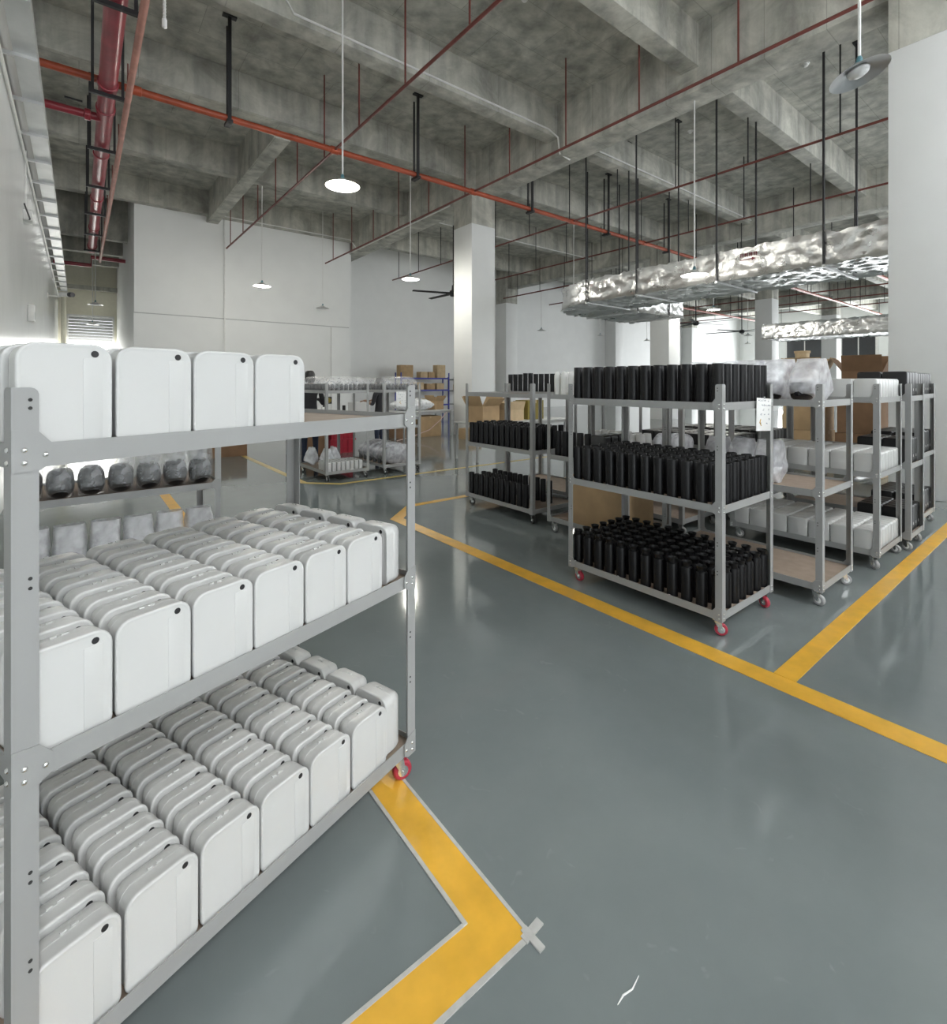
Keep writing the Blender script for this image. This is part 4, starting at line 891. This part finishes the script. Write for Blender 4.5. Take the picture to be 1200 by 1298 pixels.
# ------------------------------------------------------------------ pendant lamps
SHADE = MB().lathe([(0.03, 0.11), (0.06, 0.10), (0.09, 0.07), (0.14, 0.045), (0.24, 0.005), (0.25, 0.0), (0.245, 0.002), (0.135, 0.038), (0.085, 0.06), (0.05, 0.085), (0, 0.085)], 28)
SH_A = SHADE.mesh('shade_a', M_alu, True); SH_W = SHADE.mesh('shade_w', M_shade_w, True)
GL = MB().lathe([(0.0, -0.02), (0.05, -0.012), (0.085, 0.01), (0.095, 0.035), (0.08, 0.06), (0, 0.062)], 18)
GL_ON = GL.mesh('globe_on', M_lampin, True); GL_OFF = GL.mesh('globe_off', M_lampoff, True)
def pendant(label, x, y, z, lit, power=0, tilt=(0, 0, 0), top=SLAB, shade=SH_W):
    o = root('pendant_lamp', label, 'lamp', (x, y, z), 0, 'pendant lamps')
    ob('rod', MB().tube([(0, 0, 0.17), (0, 0, top - z)], 0.014, 8).mesh('rod', M_cond, True), o)
    ob('lamp_holder', MB().lathe([(0.02, 0.09), (0.034, 0.1), (0.034, 0.13), (0.026, 0.135), (0.026, 0.16), (0.014, 0.18)], 12).mesh('lh', M_teal, True), o)
    s = ob('lamp_shade', shade, o, (0, 0, 0), tilt); ob('globe', GL_ON if lit else GL_OFF, s)
    if lit and power:
        l = bpy.data.lights.new('lamp_light', 'POINT'); l.energy = power; l.shadow_soft_size = 0.1; l.color = (1, 0.97, 0.88)
        lo = bpy.data.objects.new('lamp_light', l); COL.objects.link(lo); lo.parent = o; lo.location = (0, 0, -0.14)
LAMPS = [(3.11, 7.12, 1, 'lit white pendant lamp hanging over the trolley of bagged black parts'), (4.4, 16.03, 1, 'lit white pendant lamp in front of the partition wall conduit'), (7.6, 19.3, 0, 'white pendant lamp close to the end of the partition wall'),
         (7.44, 12.35, 1, 'lit white pendant lamp hanging before the square column'), (14.62, 12.45, 1, 'lit pendant lamp under the end of the foil duct'),
         (20.6, 19.9, 0, 'small pendant lamp by the long wall next to the first pilaster'), (25.9, 19.9, 0, 'small pendant lamp midway along the long wall'), (31.4, 20.1, 0, 'small pendant lamp by the second pilaster'),
         (0.49, 23.8, 0, 'pendant lamp hanging in the corridor'), (20.2, 9.9, 1, 'flat lit pendant lamp beyond the far column'), (33.0, 14.0, 0, 'pendant lamp hanging over the far fans'), (40.0, 17.0, 0, 'pendant lamp near the dark windows')]
for x, y, lit, lab in LAMPS: pendant(lab, x, y, 4.55, lit, 66 if lit else 0)
pendant('lower pendant lamp before the corridor window', 0.48, 28.2, 4.2, 0)
pendant('unlit aluminium pendant lamp tilted beside the square column', 5.97, 1.5, 4.6, 0, 0, tuple(Vector((0, 0, 1)).rotation_difference(Vector((-0.33 * 0.785 + 0.2, 0.33 * 0.619 + 0.05, 1))).to_euler()), SLAB, SH_A)
pendant('lit pendant lamp hanging in front of the foil duct', 9.55, 5.06, 3.72, 1, 40, (0, 0, 0), YB)

# ------------------------------------------------------------------ foil ducts
def duct(name, label, pts, hw, z0, z1, seed, group=None):
    """rectangular insulated duct swept along pts (x,y), crumpled foil skin"""
    P = [Vector((a, b_, 0)) for a, b_ in pts]
    path = []
    for a, b_ in zip(P, P[1:]):
        n = max(1, int((b_ - a).length / 0.055))
        path += [a + (b_ - a) * (i / n) for i in range(n)]
    path.append(P[-1])
    nw, nh = int(2 * hw / 0.075), max(4, int((z1 - z0) / 0.055))
    sec = [(-hw + 2 * hw * i / nw, z0) for i in range(nw)] + [(hw, z0 + (z1 - z0) * i / nh) for i in range(nh)] + [(hw - 2 * hw * i / nw, z1) for i in range(nw)] + [(-hw, z1 - (z1 - z0) * i / nh) for i in range(nh)]
    v, f = [], []; ns = len(sec); zc = (z0 + z1) / 2
    for i, p in enumerate(path):
        d = (path[min(i + 1, len(path) - 1)] - path[max(i - 1, 0)]).normalized(); s = Vector((d.y, -d.x, 0))
        for a, z in sec:
            q = p + s * a + Vector((0, 0, z))
            w = abs(noise.noise(q * 2.6 + Vector((seed, 0, 0)))) * 0.05 + abs(noise.noise(Vector((q.x * 8, q.y * 5, q.z * 9)) + Vector((0, seed, 0)))) * 0.055 + noise.noise(q * 19) * 0.016
            out = Vector((s.x * a / hw, s.y * a / hw, (z - zc) / (z1 - zc))); k = (abs(a) / hw) ** 6; k2 = (abs(z - zc) / (z1 - zc)) ** 6
            out = Vector((s.x * math.copysign(k, a), s.y * math.copysign(k, a), math.copysign(k2, z - zc)))
            pinch = -0.035 if k > 0.9 and k2 > 0.9 else 0
            q = q - out * (w + 0.0 - pinch * -1 if pinch else w)
            v.append(q)
    for i in range(len(path) - 1):
        for k in range(ns):
            k2 = (k + 1) % ns; f.append((i * ns + k, i * ns + k2, (i + 1) * ns + k2, (i + 1) * ns + k))
    f.append(tuple(range(ns))[::-1]); f.append(tuple((len(path) - 1) * ns + k for k in range(ns)))
    o = tag(ob(name, MB().add(v, f).mesh(name, M_foil, True)), label, 'duct', group)
    o.data.set_sharp_from_angle(angle=math.radians(50))
    return o
d1 = duct('foil_duct', 'large silver foil wrapped air duct running behind the square column', [(11.32, -2.9), (11.32, 8.3), (11.4, 8.75), (11.7, 9.2), (12.2, 9.45), (12.7, 9.5), (15.5, 9.5)], 0.93, 3.70, 4.27, 3)
k = 0
for y in (1.2, 3.1, 5.0, 6.9, 8.4):
    ob('hanger_strap', bx(10.36, 12.28, y, y + 0.05, 3.66, 3.70, M_galv), d1)
    for x in (10.38, 12.26):
        ob('hanger_rod', MB().tube([(x, y + 0.025, 3.66), (x, y + 0.025, SLAB)], 0.022, 6).mesh('hr', M_steel), d1)
        ob('head_plate', bx(x - 0.1, x + 0.1, y - 0.02, y + 0.07, SLAB - 0.03, SLAB, M_steel), d1)
for x in (12.9, 14.6):
    ob('hanger_strap', bx(x, x + 0.05, 8.55, 10.45, 3.66, 3.70, M_galv), d1)
    for y in (8.57, 10.43): ob('hanger_rod', MB().tube([(x + 0.025, y, 3.66), (x + 0.025, y, SLAB)], 0.022, 6).mesh('hr', M_steel), d1)
duct('foil_duct', 'distant silver foil wrapped duct beyond the far columns', [(25.2, -2.9), (25.2, 9.7)], 0.95, 3.55, 4.2, 8)
# stencilled mark and arrow on the duct
mk = MB()
for c in range(4):
    y = 4.52 - 0.085 * c; rr = random.Random(20 + c)
    for q in range(4): mk.box(10.368, 10.374, y - 0.03 + 0.0 * q, y + 0.03, 4.10 + 0.018 * q, 4.108 + 0.018 * q)
    for q in range(2): mk.box(10.368, 10.374, y - 0.026 + 0.036 * q, y - 0.014 + 0.036 * q, 4.09, 4.165)
ob('stencilled_mark', mk.mesh('mk', M_rink), d1)
ob('stencilled_arrow', MB().add([(10.37, 4.55, 4.03), (10.37, 4.55, 4.045), (10.37, 4.32, 4.045), (10.37, 4.32, 4.03), (10.374, 4.55, 4.03), (10.374, 4.55, 4.045), (10.374, 4.32, 4.045), (10.374, 4.32, 4.03),
    (10.37, 4.33, 4.07), (10.37, 4.33, 4.005), (10.37, 4.25, 4.038), (10.374, 4.33, 4.07), (10.374, 4.33, 4.005), (10.374, 4.25, 4.038)],
    [(0, 1, 2, 3), (4, 7, 6, 5), (0, 4, 5, 1), (1, 5, 6, 2), (2, 6, 7, 3), (3, 7, 4, 0), (8, 9, 10), (11, 13, 12), (8, 11, 12, 9), (9, 12, 13, 10), (10, 13, 11, 8)]).mesh('ar', M_rink), d1)

# ------------------------------------------------------------------ ceiling fans
def fan(label, x, y, z, rz, ln=1.6):
    o = root('ceiling_fan', label, 'fan', (x, y, z), rz, 'ceiling fans')
    ob('down_rod', MB().tube([(0, 0, 0.1), (0, 0, XB - z)], 0.03, 8).mesh('dr', M_steel, True), o)
    ob('hub', MB().lathe([(0, -0.12), (0.12, -0.1), (0.17, -0.02), (0.15, 0.08), (0.05, 0.12)], 18).mesh('hub', M_steel, True), o)
    for k in range(5):
        b_ = MB().prism([(0.14, 0.0), (ln, 0.01), (ln, 0.025), (0.14, 0.03)], -0.08, 0.08).mesh('blade', M_steel)
        ob('blade', b_, o, (0, 0, 0), (math.radians(8), 0, 2 * PI * k / 5))
fan('black ceiling fan beside the square column', 11.25, 15.5, 5.0, math.radians(163))
fan('black ceiling fan beyond the far column', 32.6, 14.2, 4.8, 0.4, 2.2)
fan('black ceiling fan over the far bay', 26.2, 13.8, 4.8, 1.0, 2.0)
